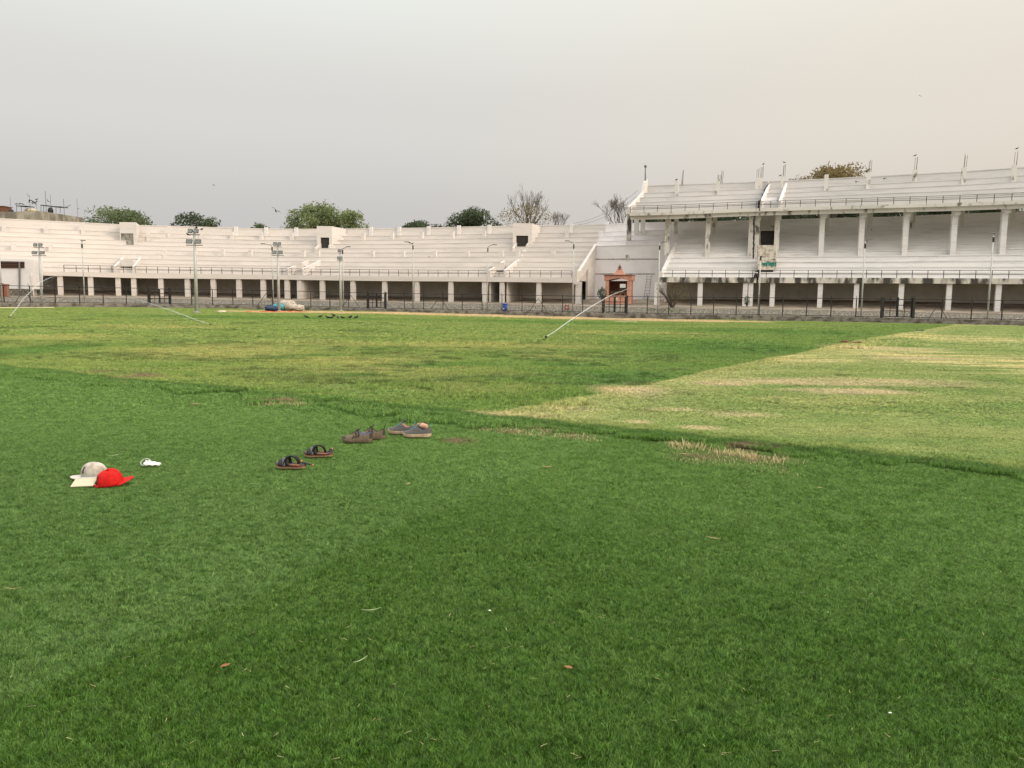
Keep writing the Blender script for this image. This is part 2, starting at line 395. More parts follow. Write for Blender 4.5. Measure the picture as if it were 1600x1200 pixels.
def blob(px, py, wp, hp, pw=.0):
    c = W(px, py, 1); 
    a = G(px, py); t_ = G(px, py-hp/2); b_ = G(px, py+hp/2)
    ry = max((t_.y-b_.y)/2, .2); rx = wp*a.y/1200/2; cy = (t_.y+b_.y)/2; cx = (px-800)*cy/1200
    v = tn('ShaderNodeVectorMath'); v.operation = 'SUBTRACT'; tl(geo.outputs['Position'], v.inputs[0]); v.inputs[1].default_value = (cx, cy, 0)
    # skew so the patch follows its line of sight
    v2 = tn('ShaderNodeVectorMath'); v2.operation = 'MULTIPLY'; tl(v.outputs[0], v2.inputs[0]); v2.inputs[1].default_value = (1/rx, 1/ry, 0)
    v3 = tn('ShaderNodeVectorMath'); v3.operation = 'LENGTH'; tl(v2.outputs[0], v3.inputs[0])
    return rng(v3.outputs['Value'], .35, 1.15, 1., 0.)
def mx_(vals):
    r = vals[0]
    for q in vals[1:]: r = mth('MAXIMUM', r, q)
    return r
n_big = noise(.12, 4, (3, 8, 0)); n_mid = noise(.55, 5, (1, 4, 0)); n_st = noise(.9, 4, (7, 2, 0), (.25, 1, 1)); n_fine = noise(5, 3); n_st2 = noise(2.4, 5, (5, 12, 0), (.07, 1, 1)); n_tiny = noise(40, 2)
n_tuft = noise(2.2, 5, (11, 3, 0))
yel = mx_([blob(*q) for q in ((330, 552, 380, 30), (90, 528, 260, 12), (640, 585, 460, 34), (700, 541, 700, 12), (560, 568, 300, 22), (250, 512, 300, 6), (1000, 522, 300, 5), (760, 612, 300, 26), (1500, 575, 420, 70), (1250, 560, 220, 16), (1480, 530, 300, 18), (1460, 506, 260, 5), (860, 560, 160, 10))])
strw = mx_([blob(*q) for q in ((985, 612, 150, 26), (1330, 598, 520, 16), (1160, 648, 140, 10), (1330, 612, 260, 14), (800, 652, 300, 12), (1420, 560, 200, 6), (1390, 545, 240, 6), (1130, 600, 120, 10), (900, 640, 120, 10), (1050, 640, 130, 5), (1100, 668, 90, 8), (1000, 660, 60, 8))])
drk = mx_([blob(*q) for q in ((50, 552, 170, 34), (1120, 548, 420, 36), (960, 592, 260, 34), (700, 572, 230, 10), (560, 590, 100, 6), (880, 572, 150, 8), (1200, 520, 420, 12), (420, 498, 700, 7), (500, 625, 300, 10), (860, 505, 500, 6))])
soil = mx_([blob(*q) for q in ((215, 588, 110, 9), (150, 583, 80, 5), (1150, 716, 190, 20), (820, 675, 130, 9), (720, 690, 70, 6), (435, 629, 80, 6), (900, 684, 60, 5), (1180, 700, 120, 10))])
# bare sandy verge along the kerb
sand = mx_([blob(*q) for q in ((470, 488.3, 300, 4.5), (640, 490.8, 300, 4.5), (780, 494.6, 300, 5), (900, 497.6, 280, 5.5), (1010, 500.2, 240, 5.5), (1120, 502.6, 200, 4))])
# near zone
near = cmix(rng(n_big, .35, .65), (.088, .180, .026), (.106, .208, .034))
near = cmix(mth('MULTIPLY', rng(n_mid, .35, .7), .5), near, (.150, .255, .058))
near = cmix(rng(mth('ADD', L3, mth('MULTIPLY', mth('ADD', nf, -.5), .16)), -.07, .06, .34, 0.), near, (.19, .31, .105))
near = cmix(mth('MULTIPLY', rng(noise(15, 3, (2, 9, 0), (.6, 1, 1)), .48, .64), .6), near, (.055, .140, .016))
near = cmix(mth('MULTIPLY', rng(L1, -5.5, -1.5), .50), near, cmix(rng(noise(6, 4, (9, 9, 0)), .35, .65), (.135, .26, .048), (.215, .35, .09)))  # lighter towards the ridge: grazing-view brightening put into the turf colour
near = cmix(mth('MULTIPLY', rng(n_tiny, .68, .78), rng(n_mid, .35, .7, .1, .5)), near, (.30, .27, .12))
# left far zone
lf = cmix(rng(n_mid, .3, .7), (.205, .315, .070), (.30, .375, .10))
lf = cmix(mth('MULTIPLY', rng(n_tuft, .54, .66), .62), lf, (.11, .225, .04))
lf = cmix(mth('MULTIPLY', rng(noise(5.5, 4, (6, 1, 0)), .52, .66), .6), lf, (.11, .19, .05))
lf = cmix(mth('MULTIPLY', rng(n_st, .42, .62), .45), lf, (.34, .37, .12))
lf = cmix(mth('MULTIPLY', yel, rng(n_tuft, .36, .6, .15, .72)), lf, (.48, .44, .16))
lf = cmix(mth('MULTIPLY', drk, rng(n_mid, .3, .6, .3, .9)), lf, (.12, .25, .045))
lf = cmix(mth('MULTIPLY', rng(L2, -9, -.2), .45), lf, (.13, .26, .05))
lf = cmix(mth('MULTIPLY', strw, rng(n_st, .3, .55, .35, 1.)), lf, (.60, .50, .27))
# right zone
rf = cmix(rng(n_mid, .3, .7), (.225, .33, .085), (.34, .40, .13))
rf = cmix(rng(L2, .05, 2.2, .6, 0.), rf, (.52, .50, .22))
rf = cmix(mth('MULTIPLY', rng(n_st, .45, .62), .5), rf, (.46, .47, .18))
rf = cmix(mth('MULTIPLY', yel, rng(n_st2, .42, .57, .0, .95)), rf, (.74, .64, .33))
rf = cmix(mth('MULTIPLY', rng(noise(3.5, 4, (4, 4, 0)), .55, .68), .35), rf, (.15, .23, .06))
rf = cmix(mth('MULTIPLY', strw, rng(n_st, .3, .55, .35, 1.)), rf, (.60, .51, .30))
far = cmix(right, lf, rf)
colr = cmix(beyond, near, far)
# ridge: dark lush band along the edge
ridge = mth('MULTIPLY', rng(L1, -.22, -.08), rng(L1, .0, .14, 1., 0.))
colr = cmix(mth('MULTIPLY', ridge, .6), colr, (.085, .175, .036))
colr = cmix(rng(sand, .15, .6), colr, (.62, .49, .28))
sl = mth('MULTIPLY', soil, rng(n_tuft, .35, .62))
colr = cmix(mth('MULTIPLY', sl, .85), colr, (.27, .19, .12))
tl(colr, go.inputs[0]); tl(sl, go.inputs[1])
def turf_mat(name, blade):
    mt, t, b = newmat(name); gp = t.nodes.new('ShaderNodeGroup'); gp.node_tree = turf
    b.inputs['Roughness'].default_value = .5 if blade else .95; b.inputs['Specular IOR Level'].default_value = .45 if blade else .0
    sc_ = t.nodes.new('ShaderNodeVectorMath'); sc_.operation = 'SCALE'; t.links.new(gp.outputs[0], sc_.inputs[0])
    if blade:
        at = t.nodes.new('ShaderNodeAttribute'); at.attribute_name = 'rnd'
        mr2 = t.nodes.new('ShaderNodeMapRange'); mr2.inputs[3].default_value = .40; mr2.inputs[4].default_value = 2.1
        t.links.new(at.outputs['Fac'], mr2.inputs[0]); t.links.new(mr2.outputs[0], sc_.inputs['Scale'])
    else:
        nz = t.nodes.new('ShaderNodeTexNoise'); nz.inputs['Scale'].default_value = 60; g2 = t.nodes.new('ShaderNodeNewGeometry'); t.links.new(g2.outputs['Position'], nz.inputs['Vector'])
        mr2 = t.nodes.new('ShaderNodeMapRange'); mr2.inputs[1].default_value = .3; mr2.inputs[2].default_value = .7; mr2.inputs[3].default_value = .14; mr2.inputs[4].default_value = .38
        t.links.new(nz.outputs[0], mr2.inputs[0]); t.links.new(mr2.outputs[0], sc_.inputs['Scale'])
    t.links.new(sc_.outputs[0], b.inputs['Base Color'])
    if blade:
        tr = t.nodes.new('ShaderNodeBsdfTranslucent'); t.links.new(sc_.outputs[0], tr.inputs[0])
        mm = t.nodes.new('ShaderNodeMixShader'); mm.inputs[0].default_value = .14
        t.links.new(b.outputs[0], mm.inputs[1]); t.links.new(tr.outputs[0], mm.inputs[2]); t.links.new(mm.outputs[0], t.nodes['Material Output'].inputs[0])
    return mt
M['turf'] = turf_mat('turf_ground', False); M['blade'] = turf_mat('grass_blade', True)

# ------------------------------------------------------------------ ground sheets
def grid_mesh(name, P, mt):   # P: rows x cols x 3
    r, c = P.shape[:2]
    i = np.arange((r-1)*(c-1)); a = (i//(c-1))*c+(i % (c-1))
    F = np.stack([a, a+1, a+c+1, a+c], 1)
    me = bpy.data.meshes.new(name); me.vertices.add(r*c); me.vertices.foreach_set('co', P.reshape(-1).astype(np.float32))
    me.loops.add(len(F)*4); me.loops.foreach_set('vertex_index', F.reshape(-1).astype(np.int32))
    me.polygons.add(len(F)); me.polygons.foreach_set('loop_start', (np.arange(len(F))*4).astype(np.int32)); me.polygons.foreach_set('loop_total', np.full(len(F), 4, np.int32))
    me.polygons.foreach_set('use_smooth', np.ones(len(F), bool))
    me.update(calc_edges=True); me.validate(); me.materials.append(mt)
    o = bpy.data.objects.new(name, me); COL.objects.link(o); return o
cols = np.arange(-500, 2101, 10); rows = np.linspace(0, 1, 400)
FX = np.array([tuple(W(p, y_field(p), DF(p))) for p in cols])
g = (np.exp(4.6*rows)-1)/(math.exp(4.6)-1)
NXp = np.stack([(cols-800)/1200*3.5, np.full(len(cols), -2.5)], 1)
PX = NXp[None, :, 0]+(FX[None, :, 0]-NXp[None, :, 0])*g[:, None]
PY = NXp[None, :, 1]+(FX[None, :, 1]-NXp[None, :, 1])*g[:, None]
PZ = zg(PX, PY)
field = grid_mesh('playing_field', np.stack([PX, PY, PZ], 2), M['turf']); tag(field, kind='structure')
mb = MB(); mb.add([(-2500, -2500, -.9), (2500, -2500, -.9), (2500, 2500, -.9), (-2500, 2500, -.9)], [(0, 1, 2, 3)])
tag(mb.build('ground', M['ground']), kind='structure')
# lawn around and behind the camera
mb = MB(); mb.add([(-80, -60, -.06), (80, -60, -.06), (80, 40, -.06), (-80, 40, -.06)], [(0, 1, 2, 3)])
tag(mb.build('lawn', M['turf']), kind='structure')

# ------------------------------------------------------------------ grass blades (one object, instanced tufts)
patches = bpy.data.collections.new('grass_tufts')
def patch(idx, size, n, h, wd, lean, tuft=False):
    rs = np.random.RandomState(100+idx)
    x = rs.uniform(-size/2, size/2, n); y = rs.uniform(-size/2, size/2, n)
    # soft round-ish border so neighbouring tufts blend
    # gather the blades into clumps that share a lean
    nc = n//13; qx = rs.uniform(-size/2, size/2, nc); qy = rs.uniform(-size/2, size/2, nc); qa = rs.uniform(0, 2*math.pi, nc); qh = rs.uniform(.6, 1.35, nc)
    ci_ = rs.randint(nc, size=n); sp_ = wd*3.0; x = qx[ci_]+rs.normal(size=n)*sp_; y = qy[ci_]+rs.normal(size=n)*sp_
    if tuft: x = rs.normal(size=n)*size*.24; y = rs.normal(size=n)*size*.16
    cl = vnoise(x*5/size+idx*3, y*5/size+4)
    hh = h*rs.uniform(.6, 1.2, n)*(.75+.5*cl)*qh[ci_]; a = rs.uniform(0, 2*math.pi, n); b_ = qa[ci_]+rs.normal(size=n)*.9
    ln = rs.uniform(.15, lean, n)*hh; ww = wd*rs.uniform(.7, 1.3, n)/2
    cx, sx_ = np.cos(a)*ww, np.sin(a)*ww; lx, ly = np.cos(b_)*ln, np.sin(b_)*ln
    z0 = -.01
    V = np.stack([np.stack([x-cx, y-sx_, np.full(n, z0)], 1), np.stack([x+cx, y+sx_, np.full(n, z0)], 1),
                  np.stack([x+cx*.8+lx*.35, y+sx_*.8+ly*.35, hh*.6], 1), np.stack([x-cx*.8+lx*.35, y-sx_*.8+ly*.35, hh*.6], 1),
                  np.stack([x+lx, y+ly, hh], 1)], 1).reshape(-1, 3)
    if tuft: V[:, 2] *= np.repeat(np.exp(-((x/(size*.42))**2+(y/(size*.3))**2)), 5)+.05
    b0 = np.arange(n)*5
    lv = np.stack([b0, b0+1, b0+2, b0+3, b0+3, b0+2, b0+4], 1).reshape(-1)
    st = np.stack([np.arange(n)*7, np.arange(n)*7+4], 1).reshape(-1); tt = np.tile([4, 3], n)
    me = bpy.data.meshes.new('tuft'); me.vertices.add(len(V)); me.vertices.foreach_set('co', V.reshape(-1).astype(np.float32))
    me.loops.add(len(lv)); me.loops.foreach_set('vertex_index', lv.astype(np.int32))
    me.polygons.add(len(st)); me.polygons.foreach_set('loop_start', st.astype(np.int32)); me.polygons.foreach_set('loop_total', tt.astype(np.int32))
    me.update(calc_edges=True); me.materials.append(M['blade'])
    at = me.attributes.new('rnd', 'FLOAT', 'POINT'); rv = np.repeat(np.clip(rs.uniform(0, 1, n)**1.5*.6+rs.uniform(0, 1, nc)[ci_]**1.4*.6-.04, 0, 1), 5)
    if tuft: rv = rv*.55
    at.data.foreach_set('value', rv.astype(np.float32))
    o = bpy.data.objects.new('tuft_%02d' % idx, me); patches.objects.link(o)
for i in range(5): patch(i, .60, 22000, .0165, .0017, 1.15)
for i in range(5, 8): patch(i, 1.35, 24000, .022, .0036, 1.1)
for i in range(8, 11): patch(i, 3.4, 20000, .038, .012, 1.0)
patch(11, .50, 1500, .055, .0050, .9, True); patch(12, .75, 1800, .060, .0060, .9, True)
rs = np.random.RandomState(5); PT = []
def scatter(y0, y1, step, base, nvar, mx):
    ys = np.arange(y0, y1, step)
    for yy in ys:
        xs = np.arange(-(.84*max(yy, 0)+mx), .84*max(yy, 0)+mx, step)
        n = len(xs)
        xx = xs+rs.uniform(-.25, .25, n)*step; y2 = yy+rs.uniform(-.25, .25, n)*step
        for k in range(n): PT.append((xx[k], y2[k], base+rs.randint(nvar)))
scatter(-2.0, 9.6, .36, 0, 5, 6.5); scatter(9.3, 27.5, .85, 5, 3, 7.5); scatter(27, 104, 2.3, 8, 3, 9)
for _ in range(12500):   # ranker tufts in the unmown part
    yy = 9.5+55*rs.rand()**1.7; xx = rs.uniform(-.84*yy-7, .84*yy+7)
    if l1(xx, yy) < .35 or l2(xx, yy) > -.15: continue
    if float(fbm(np.array([xx*.28+40]), np.array([yy*.5+7]), 3)[0]) < .50+.06*rs.rand(): continue
    PT.append((xx, yy, 11+rs.randint(2)))
PT = np.array(PT)
pxs = 800+1200*PT[:, 0]/np.maximum(PT[:, 1], 2); de = np.interp(pxs, zt_x, zt_d)
PT = PT[PT[:, 1] < de-.6*((PT[:, 2] < 8) | (PT[:, 2] > 10))-1.8*((PT[:, 2] >= 8) & (PT[:, 2] <= 10))]
X, Y = PT[:, 0], PT[:, 1]; Z = zg(X, Y)
D1, D2 = l1(X, Y)+.25*(fbm(X*.8+5, Y*.8)-.5), l2(X, Y)
hs = .92+.2*fbm(X*1.1, Y*1.1)
lfz = .75+1.15*np.clip((fbm(X*.5+9, Y*.5, 3)-.33)*3, 0, 1)
hs = np.where(D1 > .12, np.where(D2 > 0, .50, lfz), hs)
hs = np.where(np.abs(D1) < .16, 1.35+.5*(fbm(X*2.5, Y*2.5)-.5), hs)
hs = np.where(PT[:, 2] > 10, rs.uniform(.5, 1.3, len(PT)), hs)
me = bpy.data.meshes.new('grass'); me.vertices.add(len(PT)); me.vertices.foreach_set('co', np.stack([X, Y, Z], 1).reshape(-1).astype(np.float32))
a = me.attributes.new('idx', 'INT', 'POINT'); a.data.foreach_set('value', PT[:, 2].astype(np.int32))
a = me.attributes.new('rot', 'FLOAT_VECTOR', 'POINT'); rv = np.zeros((len(PT), 3)); rv[:, 2] = np.where(PT[:, 2] > 10, rs.uniform(-.3, .3, len(PT)), rs.uniform(0, 6.28, len(PT))); a.data.foreach_set('vector', rv.reshape(-1).astype(np.float32))
a = me.attributes.new('scl', 'FLOAT_VECTOR', 'POINT'); sv = np.ones((len(PT), 3)); sv[:, 0] = np.where(PT[:, 2] > 10, rs.uniform(.6, 1.8, len(PT)), 1); sv[:, 2] = hs; a.data.foreach_set('vector', sv.reshape(-1).astype(np.float32))
grass = bpy.data.objects.new('grass', me); COL.objects.link(grass); tag(grass, 'short green turf grass covering the whole playing field', 'grass', kind='stuff')
gn = bpy.data.node_groups.new('grass_nodes', 'GeometryNodeTree')
gn.interface.new_socket('Geometry', in_out='INPUT', socket_type='NodeSocketGeometry'); gn.interface.new_socket('Geometry', in_out='OUTPUT', socket_type='NodeSocketGeometry')
gi = gn.nodes.new('NodeGroupInput'); gout = gn.nodes.new('NodeGroupOutput')
iop = gn.nodes.new('GeometryNodeInstanceOnPoints'); ci = gn.nodes.new('GeometryNodeCollectionInfo')
ci.inputs['Collection'].default_value = patches; ci.inputs['Separate Children'].default_value = True; ci.inputs['Reset Children'].default_value = True
def na(nm, ty):
    n = gn.nodes.new('GeometryNodeInputNamedAttribute'); n.data_type = ty; n.inputs[0].default_value = nm; return n.outputs[0]
gl = gn.links.new
gl(gi.outputs[0], iop.inputs['Points']); gl(ci.outputs[0], iop.inputs['Instance']); iop.inputs['Pick Instance'].default_value = True
gl(na('idx', 'INT'), iop.inputs['Instance Index']); 
er = gn.nodes.new('FunctionNodeEulerToRotation'); gl(na('rot', 'FLOAT_VECTOR'), er.inputs[0]); gl(er.outputs[0], iop.inputs['Rotation'])
gl(na('scl', 'FLOAT_VECTOR'), iop.inputs['Scale']); gl(iop.outputs[0], gout.inputs[0])
md = grass.modifiers.new('grass', 'NODES'); md.node_group = gn

# ------------------------------------------------------------------ kerb, embankment, concourse
def strip(name, fns, mt, u0=-500, u1=2100, st=20):
    P = np.array([[tuple(f(p)) for p in np.arange(u0, u1+1, st)] for f in fns]); return grid_mesh(name, P, mt)
def kf0(p): q = W(p, y_field(p), DF(p)); return Vector((q.x, q.y, q.z-.3))
def kf1(p): return W(p, y_kt(p), DF(p))
def kf2(p): q = kf1(p); return Vector((q.x+.38*NX(p), q.y+.38, q.z))
def kf3(p): q = kf2(p); return Vector((q.x, q.y, q.z-.12))
def rub(p): return W(p, y_rt(p), DF(p)+2.4)
def colb(p): return W(p, y_cb(p), DS(p))
def wallb(p):
    q = W(p, y_cb(p), DS(p)); z = W(p, y_wb(p), DS(p)+6).z
    return Vector((q.x+6*NX(p), q.y+6, z))
def wallb2(p): q = wallb(p); return Vector((q.x+4*NX(p), q.y+4, q.z))
k = strip('kerb', [kf0, kf1, kf2, kf3], M['kerb']); tag(k, kind='structure')
k.data.polygons.foreach_set('use_smooth', np.zeros(len(k.data.polygons), bool))
def kf3b(p): q = kf3(p); return Vector((q.x, q.y+.004, q.z))
tag(strip('embankment', [kf3b, rub], M['rubble']), kind='structure')
def rub_t(p): q = rub(p); return Vector((q.x, q.y+.003, q.z+.02))
cc = strip('concourse', [rub_t, colb, wallb, wallb2], M['dirt']); tag(cc, kind='structure')
def floor_z(P_, px):   # concourse height under a point
    f = [rub_t(px), colb(px), wallb(px)]
    return float(np.interp(P_.y, [q.y for q in f], [q.z for q in f]))

# ------------------------------------------------------------------ stands
def front(u, yf): return W(u, yf(u), DS(u))
class Tier:
    def __init__(s, yft, ytop, depth, N, d0=0., par=1.3, walk=.09):
        s.yft, s.ytop, s.depth, s.N, s.d0, s.par, s.walk = yft, ytop, depth, N, d0, par, walk; s.c = {}
    def fb(s, u):
        k_ = round(u, 2)
        if k_ in s.c: return s.c[k_]
        F = W(u, s.yft(u), DS(u)+s.d0); n = NX(u)
        B = Vector((F.x+n*s.depth, F.y+s.depth, 12.))
        px = proj(B)[0]; ztop = W(px, s.ytop(px), B.y).z
        B.z = ztop-s.par
        s.c[k_] = (F, B, ztop); return s.c[k_]
    def P(s, u, t, dz=0.):
        F, B, _ = s.fb(u); h = max(0, (t-s.walk)/(1-s.walk))
        return Vector((F.x+(B.x-F.x)*t, F.y+(B.y-F.y)*t, F.z+(B.z-F.z)*h+dz))
    def inv(s, px, py, dz=0.):
        u, t = px, .5
        for _ in range(60):
            q = proj(s.P(u, t, dz)); u += (px-q[0])*.7; t += (q[1]-py)/75*.6; t = min(max(t, -.1), 1.02)
        return u, t
    def mesh(s, u0, u1, mt, parent, tmin=0., fb=None, name='terraces', st=12, down=None, backto=0.):
        """stepped terraces from u0 to u1 with nosings, parapet, back wall, fascia and end faces"""
        prof = []
        F_N = s.N
        for i in range(F_N):
            t0 = s.walk+(1-s.walk)*i/F_N; t1 = s.walk+(1-s.walk)*(i+1)/F_N
            if t1 <= tmin: continue
            h0, h1 = i/F_N, (i+1)/F_N
            if not prof: prof.append((t0 if tmin else 0., h0)); 
            if not tmin or prof[-1][0] != t0: prof.append((t0, h0))
            lp = .010 if s.N == 9 else .016
            prof += [(t0+.001, h1-lp), (t0-lp*.28, h1-lp), (t0-lp*.28, h1)]
        prof.append((1., 1.))
        us = list(np.arange(u0, u1, st))+[u1]
        rows_ = []
        for u in us:
            F, B, zt = s.fb(u); r_ = []
            p0 = prof[0]
            base = Vector((F.x+(B.x-F.x)*p0[0], F.y+(B.y-F.y)*p0[0], 0))
            if fb is not None:
                zb = W(u, fb(u), DS(u)+s.d0).z; n = NX(u)
                r_.append(Vector((base.x+n*6.5, base.y+6.5, zb+.35))); r_.append(Vector((base.x+n*.5, base.y+.5, zb+.35)))
                r_.append(Vector((base.x+n*.5, base.y+.5, zb))); r_.append(Vector((base.x, base.y, zb)))
            elif down is not None: r_.append(Vector((base.x, base.y, down(u))))
            for (t_, h_) in prof: r_.append(Vector((F.x+(B.x-F.x)*t_, F.y+(B.y-F.y)*t_, F.z+(B.z-F.z)*h_)))
            n = NX(u); k_ = math.hypot(n, 1)
            r_.append(Vector((B.x, B.y, zt-.12))); r_.append(Vector((B.x-n*.06, B.y-.06, zt-.12))); r_.append(Vector((B.x-n*.06, B.y-.06, zt)))
            r_.append(Vector((B.x+n*.3, B.y+.3, zt))); r_.append(Vector((B.x+n*.3, B.y+.3, backto)))
            rows_.append(r_)
        mb = MB(); c = len(rows_[0])
        for r_ in rows_: mb.v += [tuple(q) for q in r_]
        for i in range(len(rows_)-1):
            for j in range(c-1): mb.f.append([i*c+j, i*c+j+1, (i+1)*c+j+1, (i+1)*c+j]); mb.m.append(0)
        for i in (0, len(rows_)-1): mb.f.append([i*c+j for j in (range(c) if i == 0 else reversed(range(c)))]); mb.m.append(0)
        return mb.build(name, mt, parent)

TL = Tier(y_ftL, y_tpL, 14.5, 9)
TR = Tier(y_ftR, y_tpL, 14.0, 10)
TU = Tier(y_uf, y_ut, 9.0, 4, d0=4.6, par=1.35, walk=.10)
def bx_at(mb, P_, w_, d_, h_, u, dz=0):   # upright block standing on P_, aligned with the stand
    mb.box((P_.x, P_.y, P_.z+h_/2+dz), (w_, d_, h_), -math.atan(NX(u))); return mb
def railing(parent, pf, us, h, name='railing'):
    mb = MB(); pts = [pf(u) for u in us]
    for hh in (h, h*.52): mb.tube([p+Vector((0, 0, hh)) for p in pts], .03, 5)
    rl = mb.build(name, M['iron'], parent)
    L = [0]
    for a_, b_ in zip(pts, pts[1:]): L.append(L[-1]+(b_-a_).length)
    return rl, pts, L
def posts(rl, pts, L, sp_, h, r=.028):
    n = max(1, int(L[-1]/sp_)); first = None
    for i in range(n+1):
        d = i*L[-1]/n; j = int(min(np.searchsorted(L, d, 'right')-1, len(pts)-2)); t_ = (d-L[j])/(L[j+1]-L[j])
        p = pts[j].lerp(pts[j+1], t_); o0 = ORG[rl.name]
        if first is None:
            mb = MB(); mb.box((0, 0, h/2), (r*2, r*2, h)); first = mb.build('post', M['iron'], rl, local=True); first.location = p-o0
        else: copy_part(first, rl, p-o0)
def cheek(mb, T, ua, ta, ub, tb, hgt, thick, dh0=0., drop=.22):   # raked wall lying along the slope
    a_ = T.P(ua, ta); b_ = T.P(ub, tb)
    dirn = Vector((b_.x-a_.x, b_.y-a_.y, 0)).normalized(); sd_ = Vector((dirn.y, -dirn.x, 0))*thick
    mb.prism([a_+Vector((0, 0, -drop)), b_+Vector((0, 0, -drop)), b_+Vector((0, 0, hgt)), a_+Vector((0, 0, hgt+dh0))], sd_)
def quad_px(mb, a_, b_, ytop, ybot, D, th=.25):   # vertical panel facing the field, given by photo columns/rows at depth D
    p = [W(a_, ybot, D), W(b_, ybot, D), W(b_, ytop, D), W(a_, ytop, D)]
    mb.prism(p, Vector((0, th, 0)))

# --- left stand
LS = thing('grandstand', 'long low whitewashed stand with bare concrete terraces left of the shrine', 'grandstand', TL.P(450, 0))
TL.mesh(-300, 897, M['white'], LS, fb=y_fbL)
# back wall of the undercroft
def ucwall(u0, u1, yfb, parent, mt, dd=6.0):
    P = np.array([[tuple(wallb(p)+Vector((0, 0, -.3)))for p in np.arange(u0, u1+1, 20)], [tuple(Vector((wallb(p).x, wallb(p).y, W(p, yfb(p), DS(p)).z+.5))) for p in np.arange(u0, u1+1, 20)]])
    off = ORG[parent.name]; P = P-np.array(tuple(off))
    o = grid_mesh('rear_wall', P, mt); o.parent = parent; return o
ucwall(-300, 897, y_fbL, LS, M['grime'])
def column_at(parent, px, yb, yt, D, wd, mt, dy=.55, name='column', bury=.15, topx=0):
    b_ = W(px, yb, D); zt = W(px, yt, D).z
    mb = MB(); mb.box((b_.x, b_.y+dy/2, (b_.z-bury+zt)/2), (wd, dy, zt-b_.z+bury), -math.atan(NX(px))*.9)
    return mb.build(name, mt, parent)
for px in (-160, -112, -60, -12, 51, 93.5, 141, 184, 208.5, 251, 292.5, 333, 373, 411, 448.5, 468, 503.5, 551.5, 601, 651.5, 704.5, 757, 784.5, 842):
    column_at(LS, px, y_cb(px), y_fbL(px)-.6, DS(px)+.10, .62, M['white'])
for px in (205, 470, 763, 790):   # cross walls running back under the terraces
    a_ = colb(px)+Vector((.1, .6, -.1)); b_ = wallb(px)+Vector((0, -.02, -.3)); zt = W(px, y_fbL(px), DS(px)).z+.34
    mb = MB(); mb.prism([a_, b_, Vector((b_.x, b_.y, zt)), Vector((a_.x, a_.y, zt))], Vector((.22, 0, 0))); mb.build('cross_wall', M['grime'], LS)
us = list(np.arange(100, 893, 14))+[893]
def pfL(u): return TL.P(u, .008)
rl, pts, L = railing(LS, pfL, us, .93); posts(rl, pts, L, 1.42, .93)
# end wall of the left stand: raked parapet beam, pillar, rear wall
mb = MB(); u = 897
a_, b_ = TL.P(u, 0), TL.P(u, .62)
sdv = Vector((.38, -.15, 0))
mb.prism([a_+Vector((0, 0, -.9)), b_+Vector((0, 0, -.9)), b_+Vector((0, 0, .95)), TL.P(u, .09)+Vector((0, 0, .95)), a_+Vector((0, 0, .95))], sdv)
mb.build('raked_end_wall', M['white'], LS)
column_at(LS, 904, 477.5, 440, DS(900)+.05, .75, M['white'])
mb = MB(); p1, p2 = TL.P(u, .36), TL.P(u, .62)
mb.prism([Vector((p1.x, p1.y, 1)), Vector((p2.x, p2.y, 1)), p2, p1], sdv*.8); mb.build('side_wall', M['white'], LS)
# stub pillars on the terraces
for px, y0, y1 in [(7, 350, 366), (72, 354, 368), (130, 349, 368), (232, 362, 378), (265, 354, 372), (314, 356, 373), (362.5, 363, 376), (408.6, 364, 378), (456, 364, 378), (568, 364, 379), (613, 364, 379), (659, 363, 379), (707, 362, 378), (756.6, 361, 377), (885.6, 359, 374),
                   (22, 381, 398), (80, 383, 398), (258, 391, 405), (305, 391, 405), (348.7, 390, 406), (392, 391, 406), (474.6, 391, 407), (497.5, 391, 407), (582.5, 392.5, 408), (630, 392.5, 408), (679.6, 392.5, 408), (730.5, 392.5, 408), (783.6, 392, 407), (809.5, 392, 405), (864.6, 391.5, 407)]:
    u_, t_ = TL.inv(px, y1); p = TL.P(u_, t_); h = (y1-y0)*p.y/1200
    mb = MB(); bx_at(mb, p+Vector((0, 0, -.5)), .5, .5, h+.5, u_); mb.build('stub_pillar', M['white'], LS)
for px in (418, 465, 582, 626, 671.6, 718.6, 766, 894, 370.5):
    y0 = y_tpL(px); u_, t_ = TL.inv(px, y0+11); p = TL.P(u_, .99)
    mb = MB(); bx_at(mb, p+Vector((0, 0, -.2)), .55, .35, 1.75, u_); mb.build('parapet_pier', M['white2'], LS)
